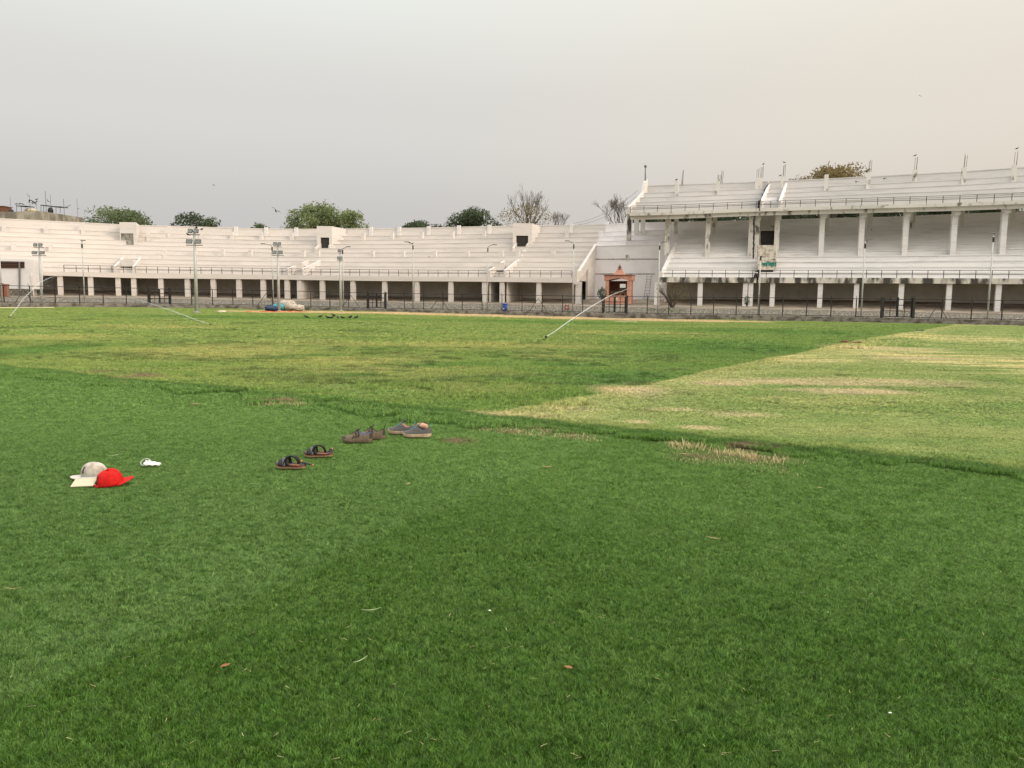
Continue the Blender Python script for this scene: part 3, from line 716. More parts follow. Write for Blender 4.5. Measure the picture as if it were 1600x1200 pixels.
# vomitories: framed boxes with a dark doorway
def vomitory(T, parent, x0, x1, ytop, dx0, dx1, dyt, dyb, mt, back=4.5, name='stair_exit', inner='dark'):
    u_, t_ = T.inv((dx0+dx1)/2, dyb); D = T.P(u_, t_).y
    mb = MB()
    A, B = W(x0, dyb, D), W(x1, dyb, D); zt = W(x0, ytop, D).z; zl = W(dx0, dyt, D).z; zb = W(dx0, dyb, D).z-.3
    C, E = W(dx0, dyb, D), W(dx1, dyb, D); n = NX(u_); bk = Vector((n*back, back, 0)); rc = Vector((n*.22, .22, 0))
    def wall(p, q, z0, z1, d):
        p = Vector((p.x, p.y, z0)); q = Vector((q.x, q.y, z0)); h = Vector((0, 0, z1-z0))
        mb.hexa([p, q, q+d, p+d, p+h, q+h, q+d+h, p+d+h])
    wall(A, C, zb, zt, bk); wall(E, B, zb, zt, bk); wall(C, E, zl, zt, bk)
    o = mb.build(name, mt, parent)
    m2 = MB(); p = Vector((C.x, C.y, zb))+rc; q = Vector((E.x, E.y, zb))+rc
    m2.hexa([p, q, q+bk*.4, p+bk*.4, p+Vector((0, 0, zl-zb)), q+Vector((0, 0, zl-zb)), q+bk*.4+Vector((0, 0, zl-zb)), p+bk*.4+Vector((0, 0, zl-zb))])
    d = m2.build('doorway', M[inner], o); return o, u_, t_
o, u_, t_ = vomitory(TL, LS, 188, 214, 347, 189.5, 209, 364.5, 385, M['white'], inner='conc')
o, u_, t_ = vomitory(TL, LS, 495.5, 519, 353.2, 500.5, 514.5, 371, 391, M['white'])
mb = MB(); cheek(mb, TL, u_-8.5, t_-.10, u_-8.5, t_+.14, .95, .25); cheek(mb, TL, u_+7, t_-.02, u_+7, t_+.18, .85, .25); mb.build('cheek_wall', M['white'], LS)
o, u_, t_ = vomitory(TL, LS, 801, 831, 348.6, 806, 825, 368, 390, M['white'])
mb = MB(); cheek(mb, TL, u_-11, t_-.10, u_-11, t_+.14, .95, .25); cheek(mb, TL, u_+8, t_-.02, u_+8, t_+.18, .85, .25); mb.build('cheek_wall', M['white'], LS)
# lower stair exits at the walkway
def lowexit(T, parent, x0, x1, yt, ym, ybt, mt, ext=.3, dk='dark'):
    D = DS((x0+x1)/2)+1.6+T.d0
    mb = MB(); quad_px(mb, x0-2, x1+2, yt, ym, D, 1.0)
    o = mb.build('exit_panel', mt, parent)
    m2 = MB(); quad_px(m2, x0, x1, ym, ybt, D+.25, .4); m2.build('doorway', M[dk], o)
    uu0 = x0; m3 = MB()
    cheek(m3, T, x0-9, .0, x0-1.5, ext, .85, .3, .1); cheek(m3, T, x1+1, .0, x1+4, ext, .85, .3, .1)
    m3.build('cheek_wall', mt, parent)
lowexit(TL, LS, 187, 206, 406, 417, 425.5, M['white']); lowexit(TL, LS, 457, 470, 411, 422, 431, M['white']); lowexit(TL, LS, 772, 786, 410.5, 423, 433, M['white'])
# small white chips of the step blocks along the aisles
for (xa, ya, xb, yb, n) in ((492, 418, 541, 370, 9), (800, 424, 838, 366, 9)):
    for i in range(n):
        f = i/(n-1); u_, t_ = TL.inv(xa+(xb-xa)*f, ya+(yb-ya)*f); p = TL.P(u_, t_); mb = MB(); bx_at(mb, p, .38, .5, .42, u_); mb.build('aisle_step', M['whitep'], LS)

# --- middle stand over the plain wall
MS = thing('grandstand', 'set back middle section of plain pinkish wall with terraces above it, behind the shrine', 'grandstand', TL.P(960, .6))
y_gr = lambda u: W(u, 480, DS(u)+8).z-.5
TL.mesh(897, 1075, M['lav'], MS, tmin=.62, down=y_gr)
for yy, xa, xb in ((404.8, 925, 1030), (428, 920, 1026)):
    mb = MB(); pts = []
    for px in np.arange(xa, xb+1, 15):
        u_ = px
        for _ in range(20): 
            q = TL.P(u_, .62); u_ += (px-proj(q)[0])*.8
        q = TL.P(u_, .595); q.z = W(px, yy, q.y).z; pts.append(q)
    mb.tube(pts, .07, 4); mb.build('wall_ledge', M['conc'], MS)
q = TL.P(930, .60); mb = MB(); quad_px(mb, 978, 983, 398, 405.5, TL.P(945, .6).y-.5, .4); mb.build('junction_box', M['mould'], MS)
mb = MB(); quad_px(mb, 977.5, 983.5, 375, 480, TL.P(945, .6).y-.12, .4); mb.build('wall_pier', M['lav'], MS)
for px, y0, y1 in ((938, 362, 377), (948, 350, 357)):
    u_, t_ = TL.inv(px, y1); p = TL.P(u_, t_); mb = MB(); bx_at(mb, p, .5, .5, 1.5, u_); mb.build('stub_pillar', M['lav'], MS)

# --- right two-tier stand
RS = thing('grandstand', 'tall two-tier stand on the right with stained columns and a covered lower deck', 'grandstand', TR.P(1300, 0))
TR.mesh(1029, 1181.5, M['white2'], RS, fb=y_fbR); TR.mesh(1185, 1900, M['white2'], RS, fb=y_fbR)
def fascia(T, yt, yb, u0, u1, mt, name, parent, th=.06):
    mb = MB(); us = list(np.arange(u0, u1, 12))+[u1]; P_ = []
    for u in us:
        F = T.P(u, 0); n = NX(u); zb = W(u, yb(u), F.y).z
        a_ = Vector((F.x-n*th, F.y-th, zb)); P_ += [a_, a_+Vector((0, 0, F.z+.03-zb)), F+Vector((n*.12, .12, .03)), Vector((F.x+n*.12, F.y+.12, zb-.02))]
    mb.v = [tuple(q) for q in P_]
    for i in range(len(us)-1):
        for j in range(4): a0 = i*4+j; b0 = i*4+(j+1) % 4; mb.f.append([a0, b0, b0+4, a0+4]); mb.m.append(0)
    mb.f += [[0, 1, 2, 3], [len(P_)-1, len(P_)-2, len(P_)-3, len(P_)-4]]; mb.m += [0, 0]
    return mb.build(name, mt, parent)
fascia(TR, y_ftR, y_fbR, 1029, 1181, M['mould'], 'fascia', RS); fascia(TR, y_ftR, y_fbR, 1185.5, 1900, M['mould'], 'fascia', RS)
fascia(TL, y_ftL, y_fbL, 49, 897, M['white'], 'fascia', LS)
ucwall(1029, 1900, y_fbR, RS, M['grime'])
for px in (1026.5, 1094, 1164.5, 1173, 1207, 1281.5, 1338, 1408, 1482.5, 1559.5, 1640, 1720):
    column_at(RS, px, y_cb(px)+(.3), y_fbR(px)-.5, DS(px)+.10, .56, M['white2'])
us = list(np.arange(1030, 1880, 15))
rl, pts, L = railing(RS, lambda u: TR.P(u, .008), us, .93); posts(rl, pts, L, 1.62, .93)
# raked end parapet of the lower deck
mb = MB(); u = 1029; mb.prism([TR.P(u, 0, -.9), TR.P(u, .62, -.9), TR.P(u, .62, .8), TR.P(u, .09, .8), TR.P(u, 0, .8)], Vector((.4, -.16, 0))); mb.build('raked_end_wall', M['white2'], RS)
mb = MB(); mb.prism([TR.P(u, .25, -.85), Vector((TR.P(u, .25).x, TR.P(u, .25).y, .8)), Vector((TR.P(u, 1).x, TR.P(u, 1).y, .8)), TR.P(u, 1, -.2)], Vector((.3, -.1, 0))); mb.build('side_wall', M['lav'], RS)
# upper deck
UD = TU.mesh(985, 1186, M['upper'], RS, name='upper_terraces', backto=17.0); UD2 = TU.mesh(1188.6, 1880, M['upper'], RS, name='upper_terraces', backto=17.0)
def deck(u0, u1):
    mb = MB(); us = list(np.arange(u0, u1, 14))+[u1]; rows_ = []
    for u in us:
        F, B, zt = TU.fb(u); n = NX(u)
        rows_.append([F+Vector((-n*.35, -.35, .03)), F+Vector((-n*.35, -.35, -.38)), F+Vector((n*.1, .1, -.38)), Vector((B.x, B.y, B.z-.75)), Vector((B.x+n*.3, B.y+.3, B.z-.75)), F+Vector((n*.9, .9, .03))])
    c = 6
    for r_ in rows_: mb.v += [tuple(q) for q in r_]
    for i in range(len(rows_)-1):
        for j in range(c): a0 = i*c+j; b0 = i*c+(j+1) % c; mb.f.append([a0, b0, b0+c, a0+c]); mb.m.append(0)
    for i in (0, len(rows_)-1): mb.f.append([i*c+j for j in range(c)]); mb.m.append(0)
    mb.build('deck_slab', M['mould2'], RS)
    mb = MB(); P_ = []
    for u in us:
        F, B, zt = TU.fb(u); n = NX(u); a_ = F+Vector((n*.05, .05, -.381)); P_ += [a_, a_+Vector((0, 0, -.46)), a_+Vector((n*.4, .4, -.46)), a_+Vector((n*.4, .4, 0))]
    mb.v = [tuple(q) for q in P_]
    for i in range(len(us)-1):
        for j in range(4): a0 = i*4+j; b0 = i*4+(j+1) % 4; mb.f.append([a0, b0, b0+4, a0+4]); mb.m.append(0)
    mb.f += [[0, 1, 2, 3], [len(P_)-4, len(P_)-3, len(P_)-2, len(P_)-1]]; mb.m += [0, 0]
    mb.build('front_beam', M['mould2'], RS)
deck(985, 1186); deck(1188.6, 1880)
us = list(np.arange(986, 1870, 15))
rl, pts, L = railing(RS, lambda u: TU.P(u, .0)+Vector((-.1, -.25, .03)), us, .88); posts(rl, pts, L, 1.75, .88)
for px, ptop in ((1042, 1045), (1105.5, 1107), (1172.5, 1174), (1181.8, 1183.5), (1213, 1216), (1283, 1286), (1345, 1350), (1413.5, 1419), (1489, 1495), (1566.5, 1573.5), (1650, 1658)):
    u_, t_ = TR.inv(px, 404.5-(px-1040)*.004); p = TR.P(u_, t_); F = TU.P(ptop, 0)
    a_ = Vector((p.x, p.y, p.z-.6)); zt = F.z-.5
    mb = MB(); mb.box((p.x, p.y+.25, (a_.z+zt)/2), (.62, .6, zt-a_.z), -.25); mb.box((p.x, p.y-.1, zt-.25), (.7, .75, 1.0), -.25)
    mb.build('deck_column', M['mould2'] if px < 1220 else M['white2'], RS)
for px, y1 in ((994, 373), (1004, 372), (1056, 371), (1116, 370), (1425, 365), (1501, 362), (1580, 360), (1290, 367), (1358, 366)):
    u_, t_ = TR.inv(px, y1) if px > 1030 else TL.inv(px, y1); p = (TR if px > 1030 else TL).P(u_, t_)
    zt = TU.P(px, .7).z-.9
    mb = MB(); mb.box((p.x, p.y, (p.z-.3+zt)/2), (.6, .5, zt-p.z+.3), -.3); mb.build('rear_column', M['mould2'], RS)
Dc = TL.P(945, .6).y+.1; p = W(982.5, 376, Dc); zt = W(983, 333, Dc).z; mb = MB(); mb.box((p.x, p.y, (p.z+zt)/2), (.6, .55, zt-p.z), -.3)
mb.build('corner_column', M['mould'], RS)
# end parapet of the upper deck
mb = MB(); u = 985; mb.prism([TU.P(u, 0, -.1), TU.P(u, 1, -.3), TU.P(u, 1, 2.2), TU.P(u, .85, 2.2), TU.P(u, .75, 1.0), TU.P(u, 0, .85)], Vector((-.35, .12, 0))); mb.build('end_parapet', M['white'], RS)
for u in (1187.2, 1216):
    mb = MB(); cheek(mb, TU, u, .0, u, 1., .95, .3); mb.build('cheek_wall', M['white2'], RS)
mb = MB(); quad_px(mb, 1192, 1214, 309, 323, TU.P(1200, .28).y, .5); mb.build('stair_panel', M['lav'], RS)
mb = MB(); quad_px(mb, 1192, 1214, 323, 326, TU.P(1200, .27).y, .5); mb.build('stair_opening_shade', M['dark'], RS)
# broken stub columns with reinforcement on the upper deck
def rods(mb, c, h, n=3, sp_=.16, lean=.02):
    for i in range(n):
        a = i*2.3+c.x; b_ = Vector((c.x+math.cos(a)*sp_, c.y+math.sin(a)*sp_, c.z)); mb.tube([b_, b_+Vector((lean*h*(i+1)*.6, 0, h*random.uniform(.82, 1)))], .028, 4)
for px, y0, y1, xr, yr in ((1057, 283, 310, None, 0), (1121, 280, 308, 1121, 272), (1182, 278, 303, 1185, 262), (1189.5, 278, 298, 1193, 258), (1222, 276, 303, 1224, 255), (1290, 273, 302, 1290, 253), (1356, 270, 299.5, 1359, 249.5), (1428, 266, 293, 1432, 245), (1504, 262, 292, 1508, 240), (1583, 258, 288, 1587, 234)):
    u_, t_ = TU.inv(px, y1); t_ = min(t_, .9); p = TU.P(u_, t_); ztop = W(px, y0, p.y).z
    mb = MB(); mb.box((p.x, p.y, (p.z-.4+ztop)/2), (.5, .45, ztop-p.z+.4), -.3); sp_o = mb.build('stub_column', M['mould2'], RS)
    if xr:
        mb = MB(); rods(mb, Vector((p.x+.1, p.y, ztop-.05)), (y0-yr)*p.y/1200); mb.build('reinforcement_rods', M['rust'], sp_o)
for px, ya, yb in ((1066, 266, 289), (1127.5, 266, 286)):
    p = TU.P(px-8, 1.); p = Vector((W(px, 280, p.y).x, p.y, W(px, yb, p.y).z)); mb = MB(); rods(mb, p, (yb-ya)*p.y/1200, 3, .14, .05); mb.build('reinforcement_rods', M['rust'], RS)
# stair bay between the twin columns
Dg = DS(1197)+1.9
mb = MB(); quad_px(mb, 1184.5, 1213, 383, 421.5, Dg, .5); gp_ = mb.build('stair_bay_wall', mat('peeling_plaster', (.60, .56, .50), .95, .15, 2.2, col2=(.40, .34, .27), thr=(.42, .55)), RS)
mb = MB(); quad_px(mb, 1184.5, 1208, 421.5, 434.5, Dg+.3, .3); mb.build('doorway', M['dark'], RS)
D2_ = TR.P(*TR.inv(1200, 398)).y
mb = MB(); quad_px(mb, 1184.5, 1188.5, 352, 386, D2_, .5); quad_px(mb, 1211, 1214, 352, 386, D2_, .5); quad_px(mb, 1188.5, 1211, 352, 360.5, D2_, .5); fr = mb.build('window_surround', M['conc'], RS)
mb = MB(); quad_px(mb, 1188.5, 1211, 360.5, 386, D2_+.35, .1); mb.build('window_opening_shade', M['dark'], fr)
mb = MB(); quad_px(mb, 1185, 1214, 331, 352.2, D2_+.6, .2); mb.build('soffit_panel', M['grime'], RS)
mb = MB(); quad_px(mb, 1184.5, 1214, 385.5, 401, Dg+.9, .3); mb.build('bay_riser', M['white2'], RS)
# brush lettering on the bay wall (headline with hanging strokes)
mb = MB(); zc = Dg-.02
def stroke(mb, pts, r=.05): mb.tube([W(x, y, zc) for x, y in pts], r, 5)
stroke(mb, [(1191, 411.3), (1206, 410.6), (1213, 410.2)], .07)
for x in (1194, 1198, 1201.5, 1205, 1209, 1212): stroke(mb, [(x, 410.8), (x+.1, 415.6)], .075)
for x in (1192.5, 1196.3, 1203.4, 1207.2): stroke(mb, [(x, 411.2), (x-1.2, 412.6), (x-.2, 414), (x+1.4, 413.4), (x+1.3, 415.4)], .075)
stroke(mb, [(1198, 410.8), (1198.6, 408.6), (1200.6, 408.6), (1201.4, 410.6)], .055); stroke(mb, [(1205, 415.6), (1206, 417), (1207.6, 416)], .055)
mb.build('painted_lettering', M['teal'], gp_)
mb = MB()
for x, y in ((1190, 401.6), (1192.2, 401.2), (1194.5, 401.8), (1205.6, 406), (1208, 405.6), (1210, 405)): stroke(mb, [(x, y), (x+.9, y-.7), (x+1.4, y+.3)], .035)
mb.build('small_lettering', M['iron'], gp_)
# dark lumps put in for the shade inside the expansion joint and between columns
mb = MB(); rj = random.Random(4)
for t_ in np.linspace(0.0, .62, 90):
    p = TR.P(1182.8-2.0*rj.random()**2, t_); mb.blob((p.x+rj.uniform(-.3, .15), p.y-.05, p.z+rj.uniform(0, .3)), (rj.uniform(.08, .34), .2, rj.uniform(.10, .34)), 6, 4, .35, rj)
mb.build('joint_shade_lumps', M['dark'], RS); mb = MB()
for t_ in np.linspace(0.0, 1.0, 50):
    p = TU.P(1187.0, t_); mb.blob((p.x+rj.uniform(-.2, .05), p.y-.05, p.z+rj.uniform(0, .9)), (rj.uniform(.08, .2), .2, rj.uniform(.12, .34)), 6, 4, .35, rj)
mb.build('joint_shade_lumps', M['dark'], RS); mb = MB()
for q in np.linspace(0, 1, 60):
    p = W(1177.3+rj.uniform(-.6, .6)+q*1.0, 402-q*68, DS(1180)+4.9); mb.blob((p.x, p.y, p.z), (rj.uniform(.03, .11), .08, rj.uniform(.12, .4)), 6, 4, .35, rj)
mb.build('joint_shade_lumps', M['dark'], RS); mb = MB()
for q in np.linspace(0, 1, 16):
    p = W(1168.6+rj.uniform(-.4, .4), 478-q*36, DS(1170)+.3); mb.blob((p.x, p.y, p.z), (rj.uniform(.05, .10), .1, rj.uniform(.12, .26)), 6, 4, .35, rj)
mb.build('joint_shade_lumps', M['dark'], RS)

# ------------------------------------------------------------------ white room at far left
PB = thing('building', 'pale boxy room with a long louvred opening built onto the left stand', 'building', W(0, 455, 98.5))
D = 98.3
mb = MB(); a_ = [W(-120, 450, D), W(48, 451.5, D), W(48, 405.5, D), W(-120, 399, D)]; mb.prism(a_, Vector((-1, 4.2, 0))); mb.build('wall', M['lav'], PB)
mb = MB(); a_ = [W(-30, 419.5, D-.05), W(38, 419, D-.05), W(38, 408.8, D-.05), W(-30, 407.5, D-.05)]; mb.prism(a_, Vector((0, .04, 0))); wo = mb.build('window_opening_shade', M['dark'], PB)
mb = MB()
for yy in (410.4, 413, 415.6, 418): mb.prism([W(-30, yy+.45, D-.12), W(37.5, yy+.45, D-.12), W(37.5, yy-.2, D-.12), W(-30, yy-.2, D-.12)], Vector((0, .05, 0)))
mb.build('louvre', M['brown'], wo)
mb = MB(); mb.tube([W(30.6, 451, D-.15), W(30.3, 409, D-.15)], .10, 6); mb.build('downpipe', M['steel'], PB)
mb = MB(); b_ = W(49, 462.5, D); t1 = W(49, 430, D); mb.box((b_.x, b_.y+.2, (b_.z+t1.z)/2), (.28, .4, t1.z-b_.z)); mb.build('pillar', M['white'], PB)
SW = MB(); a_ = [W(-100, 474, 97), W(48, 474, 97), W(48, 452, 97), W(-100, 451, 97)]; SW.prism(a_, Vector((0, .5, 0)))
tag(SW.build('stone_wall', M['rubble'], origin=W(0, 474, 97)), 'grey rubble stone wall under the pale boxy room', 'wall')
BP = MB(); p = W(9, 473, 92); BP.box((p.x, p.y, p.z+1.05), (.75, .5, 2.15)); BP.box((p.x, p.y, p.z+2.16), (.85, .6, .08)); BP.box((p.x-.6, p.y+.2, p.z+1.1), (.4, .5, 2.4))
tag(BP.build('brick_pillar', M['brick'], origin=p), 'red brick pillar by the fence at the left edge', 'pillar')

# ------------------------------------------------------------------ fence and gates
def kt(px): q = kf2(px); return Vector((q.x-.19*NX(px), q.y-.19, q.z))
gates = [(232.5, 265.5), (573.5, 601.5), (941, 978), (1377, 1426)]
segs = [(-80, 232.5), (265.5, 573.5), (601.5, 941), (978, 1377), (1426, 1720)]
FH = 1.98
seglab = ['black iron fence left of the leftmost gate', 'black iron fence between the two left gates', 'black iron fence before the blue bin', 'black iron fence between the shrine gate and the rightmost gate', 'black iron fence right of the rightmost gate']
lean_px = [37, 415, 547, 686, 840, 1466]
for (a, b), lb in zip(segs, seglab):
    o = thing('iron_fence', lb, 'fence', kt((a+b)/2), group='iron fence along the field edge')
    us = list(np.arange(a, b, 12))+[b]; pts = [kt(u) for u in us]; L = [0]
    for p, q in zip(pts, pts[1:]): L.append(L[-1]+(q-p).length)
    for hh, r in ((FH, .035), (.10, .03)):
        mb = MB(); mb.tube([p+Vector((0, 0, hh)) for p in pts], r, 5); mb.build('rail', M['iron'], o)
    mb = MB()
    for hh in (.55, 1.0, 1.45): mb.tube([p+Vector((0, 0, hh)) for p in pts], .006, 3)
    mb.build('wire', M['steel'], o)
    n = int(round(L[-1]/2.55)); first = None
    for i in range(n+1):
        d = i*L[-1]/n; j = int(min(np.searchsorted(L, d, 'right')-1, len(pts)-2)); t_ = (d-L[j])/(L[j+1]-L[j]); p = pts[j].lerp(pts[j+1], t_)
        if first is None:
            mb = MB(); mb.box((0, 0, FH/2), (.085, .085, FH)); mb.tube([(0, 0, FH), (-.14, -.16, FH+.32)], .025, 5); first = mb.build('post', M['iron'], o, local=True); first.location = p-ORG[o.name]
        else: copy_part(first, o, p-ORG[o.name])
    for lp in lean_px:
        if a < lp < b:
            c = kt(lp); l_, r_ = kt(lp-14), kt(lp+14); s_ = Vector((0, .06, 0))
            for e in (l_, r_):
                mb = MB(); mb.tube([c+s_+Vector((0, 0, 1.62)), e+s_+Vector((0, .0, .05))], .035, 5); mb.build('brace', M['iron'], o)
gl_ = ['leftmost barred iron gate in the fence', 'barred iron gate left of the fence braces near the middle lamp', 'barred iron gate in front of the salmon shrine', 'large barred iron gate in the fence on the right']
for (a, b), lb in zip(gates, gl_):
    A, B = kt(a), kt(b); o = thing('iron_gate', lb, 'gate', (A+B)/2, group='gates in the iron fence')
    dv = (B-A); Hh = 2.05
    for p in (A, B):
        mb = MB(); mb.box((p.x, p.y-.05, p.z+Hh/2), (.24, .22, Hh+.1)); mb.build('gate_post', M['iron'], o)
    mid = A+dv*.5
    for (s0, s1) in ((.06, .48), (.52, .94)):
        mb = MB(); p, q = A+dv*s0, A+dv*s1
        for hh in (.15, .75, 1.35, 1.95): mb.tube([p+Vector((0, 0, hh)), q+Vector((0, 0, hh))], .042, 4)
        for k_ in (0, .5, 1): r_ = p.lerp(q, k_); mb.tube([r_+Vector((0, 0, .12)), r_+Vector((0, 0, 1.97+(.2 if a > 1300 else 0)))], .065 if k_ != .5 else .04, 4)
        mb.build('gate_leaf', M['iron'], o)

# ------------------------------------------------------------------ floodlights and street lamps
def flood(px, yb, yt, label, onfield=True, Dx=None, small=False, tw=3.2):
    p = G(px, yb) if onfield else W(px, yb, Dx)
    H = (yb-yt)*p.y/1200; o = thing('floodlight_mast', label, 'floodlight', p, group='floodlight masts round the field')
    mb = MB(); mb.tube([p+Vector((0, 0, -.2)), p+Vector((0, 0, H))], [.17, .10], 10); mb.build('pole', M['galv'], o, smooth=True)
    mb = MB(); mb.lathe(p, [(.38, -.1), (.38, .12), (.2, .16)], 10); mb.build('pole_base', M['conc'], o)
    hw = tw/2
    for hz, wd in ((H-.18, hw*.7), (H-1.1, hw)):
        mb = MB(); mb.box((p.x, p.y-.05, p.z+hz-.42), (wd*2, .07, .07)); mb.build('crossbar', M['steel'], o)
        n = 2
        if hz > H-.5: n = 2
        for k_ in range(n):
            x = p.x+(-wd*.52+2*wd*.52*k_); wl = wd*.72
            mb = MB(); mb.box((x, p.y-.22, p.z+hz-.1), (wl, .16, .36), 0, R(-22)); l_ = mb.build('lamp_head', M['steel'], o)
            mb = MB(); mb.box((x, p.y-.315, p.z+hz-.14), (wl*.8, .02, .26), 0, R(-22)); mb.build('lamp_glass', M['lampglass'], l_)
    return o, p, H
flood(307.5, 489.5, 359, 'floodlight mast with crows on its lamps, standing on the grass at left', tw=1.5)
flood(436, 487.2, 379, 'floodlight mast standing beside the heap of sacks and tarpaulin', tw=1.35)
flood(532.5, 485, 388, 'slim floodlight mast at the kerb just right of the heap', small=True, tw=.75)
flood(66, 480, 381, 'floodlight mast at far left before the louvred room', tw=1.7)
def lamp(px, yb, yt, label, arm=-1, D=None, armlen=1.1, th=.075):
    D = D or DF(px)+.8
    p = W(px, yb, D); H = (yb-yt)*D/1200; o = thing('street_lamp', label, 'street lamp', p, group='single arm lamps behind the fence')
    mb = MB(); mb.tube([p+Vector((0, 0, -.2)), p+Vector((0, 0, H))], [th*1.25, th*.8], 8); mb.build('pole', M['galv'], o, smooth=True)
    if arm:
        mb = MB(); a_ = p+Vector((0, 0, H-.12)); mb.tube([a_, a_+Vector((arm*armlen*.5, -.2, .16)), a_+Vector((arm*armlen, -.4, .24))], .035, 6); mb.build('arm', M['steel'], o)
        mb = MB(); c = a_+Vector((arm*(armlen+.15), -.45, .25)); mb.box(c, (.55, .22, .10), 0); mb.build('lamp_head', M['steel'], o, bevel=.03)
    mb = MB(); mb.box(p+Vector((0, -.02, H-.5)), (.14, .14, .5)); mb.build('control_box', M['iron'], o)
lamp(3.5, 473.5, 374, 'thin lamp pole at the left edge of the view', 0)
lamp(132.5, 473.5, 379.5, 'single arm lamp left of the leftmost gate', 1, armlen=.25)
lamp(427, 476, 384.5, 'single arm lamp behind the heap of sacks, just left of a floodlight mast', -1, armlen=.9)
lamp(536.5, 480.5, 389, 'single arm lamp close behind the slim floodlight mast', 1, armlen=.7)
lamp(645.5, 482.3, 382, 'single arm lamp between the second gate and the blue bin', -1, armlen=.6)
lamp(761.5, 485.3, 386, 'single arm lamp just left of the blue bin', 1, armlen=.7)
lamp(894.5, 487.5, 380.5, 'single arm lamp at the end wall of the low left stand', -1, armlen=.7)
lamp(1027.5, 490.5, 382, 'single arm lamp just right of the ladder', 1, armlen=.35)
lamp(1184.5, 493, 398, 'lamp pole in front of the lettered stair bay', 0)
lamp(1345, 496.5, 379, 'lamp pole left of the large right gate', 1, armlen=.15)
lamp(1542.5, 499.8, 369, 'lamp pole near the right edge of the view', -1, armlen=.15)

# ------------------------------------------------------------------ shrine, ladder, bin and clutter
a = R(17)
p0 = W(967, 474.5, 102); SH = thing('shrine', 'small salmon painted shrine with a pointed tower and a white plaque', 'shrine', p0, rotz=-a)
def lb(name, mt, *boxes, bevel=0):
    mb = MB()
    for c, d in boxes: mb.box(c, d)
    return mb.build(name, mt, SH, local=True, bevel=bevel)
lb('plinth', M['salmon'], ((0, 0, .5), (3.3, 2.5, 1.1)))
for sx_ in (-1, 1): lb('front_pillar', M['salmon'], ((sx_*1.42, -1.08, 2.0), (.44, .36, 2.0)))
for sx_ in (-1, 1): lb('side_wall', M['salmon'], ((sx_*1.52, .15, 2.0), (.22, 2.1, 2.0)))
lb('back_wall', M['brown'], ((0, 1.1, 2.0), (2.8, .2, 2.0)))
mb = MB(); mb.prism([(-1.8, -1.32, 3.0), (-1.5, -1.32, 3.0), (-.7, -1.32, 3.18), (0, -1.32, 3.3), (.7, -1.32, 3.18), (1.5, -1.32, 3.0), (1.8, -1.32, 3.0), (1.8, -1.32, 3.66), (-1.8, -1.32, 3.66)], (0, 2.75, 0)); mb.build('roof_band', M['salmon'], SH, local=True)
lb('roof_edge', M['maroon'], ((0, 0, 3.70), (3.74, 2.9, .07)))
mb = MB(); mb.add([(-.75, -.75, 3.735), (.75, -.75, 3.735), (.75, .75, 3.735), (-.75, .75, 3.735), (-.24, -.24, 4.48), (.24, -.24, 4.48), (.24, .24, 4.48), (-.24, .24, 4.48)], [(0, 1, 5, 4), (1, 2, 6, 5), (2, 3, 7, 6), (3, 0, 4, 7), (4, 5, 6, 7)])
for k_ in (-.25, 0, .25): mb.add([(k_*2-.03, -.76, 3.735), (k_*2+.03, -.76, 3.735), (k_*.64+.015, -.25, 4.48), (k_*.64-.015, -.25, 4.48)], [(0, 1, 2, 3)])
tw_ = mb.build('tower', M['salmon'], SH, local=True)
mb = MB(); mb.lathe((0, 0, 4.48), [(.32, 0), (.32, .06), (.12, .1), (.22, .2), (.24, .3), (.12, .4), (.13, .48), (.05, .54), (.02, .78)], 12); mb.build('finial', M['brown'], SH, local=True, smooth=True)
lb('plaque', M['whitep'], ((.62, -.98, 2.32), (.75, .04, .5)))
lb('notice', M['cream'], ((-.2, -1.27, .62), (.42, .03, .42)))
mb = MB(); rj = random.Random(8)
for i in range(26): mb.blob((rj.uniform(-1.1, 1.1), rj.uniform(-.9, .2), 1.08+rj.uniform(0, .5)), (rj.uniform(.12, .3), .2, rj.uniform(.1, .28)), 6, 4, .3, rj)
mb.build('offerings', M['brown'], SH, local=True)
mb = MB(); 
for k_ in range(9): mb.tube([(-1+.25*k_, .98, 1.2), (-1+.25*k_, .98, 3.0)], .03, 4)
mb.build('hanging_strips', M['maroon'], SH, local=True)
# steps before the shrine
mb = MB(); q0 = W(915, 480, 98); q1 = W(1025, 481, 97)
for i, (yy, dd) in enumerate(((478.5, 3.6), (476.8, 2.4), (475.4, 1.2))):
    A_, B_ = W(905, yy, 101.2-dd), W(1028, yy+.8, 100.6-dd); mb.prism([A_, B_, B_+Vector((0, 3.6+dd, 0)), A_+Vector((0, 3.6+dd, 0))], Vector((0, 0, -.35)))
tag(mb.build('steps', M['conc']), kind='structure')
# ladder
b_ = W(1009, 474.5, 106); t_ = W(1014.5, 429.5, 109.0); LD = thing('ladder', 'thin iron ladder leaning on the pinkish wall right of the shrine', 'ladder', b_)
for s_ in (-1, 1):
    mb = MB(); o_ = Vector((s_*.34, 0, 0)); mb.tube([b_+o_, t_+o_*.9], .035, 5); mb.build('side_rail', M['steel'], LD)
for i in range(10):
    f = (i+.7)/10.4; c = b_.lerp(t_, f); mb = MB(); mb.tube([c+Vector((-.34, 0, 0)), c+Vector((.34, 0, 0))], .025, 5); mb.build('rung', M['steel'], LD)
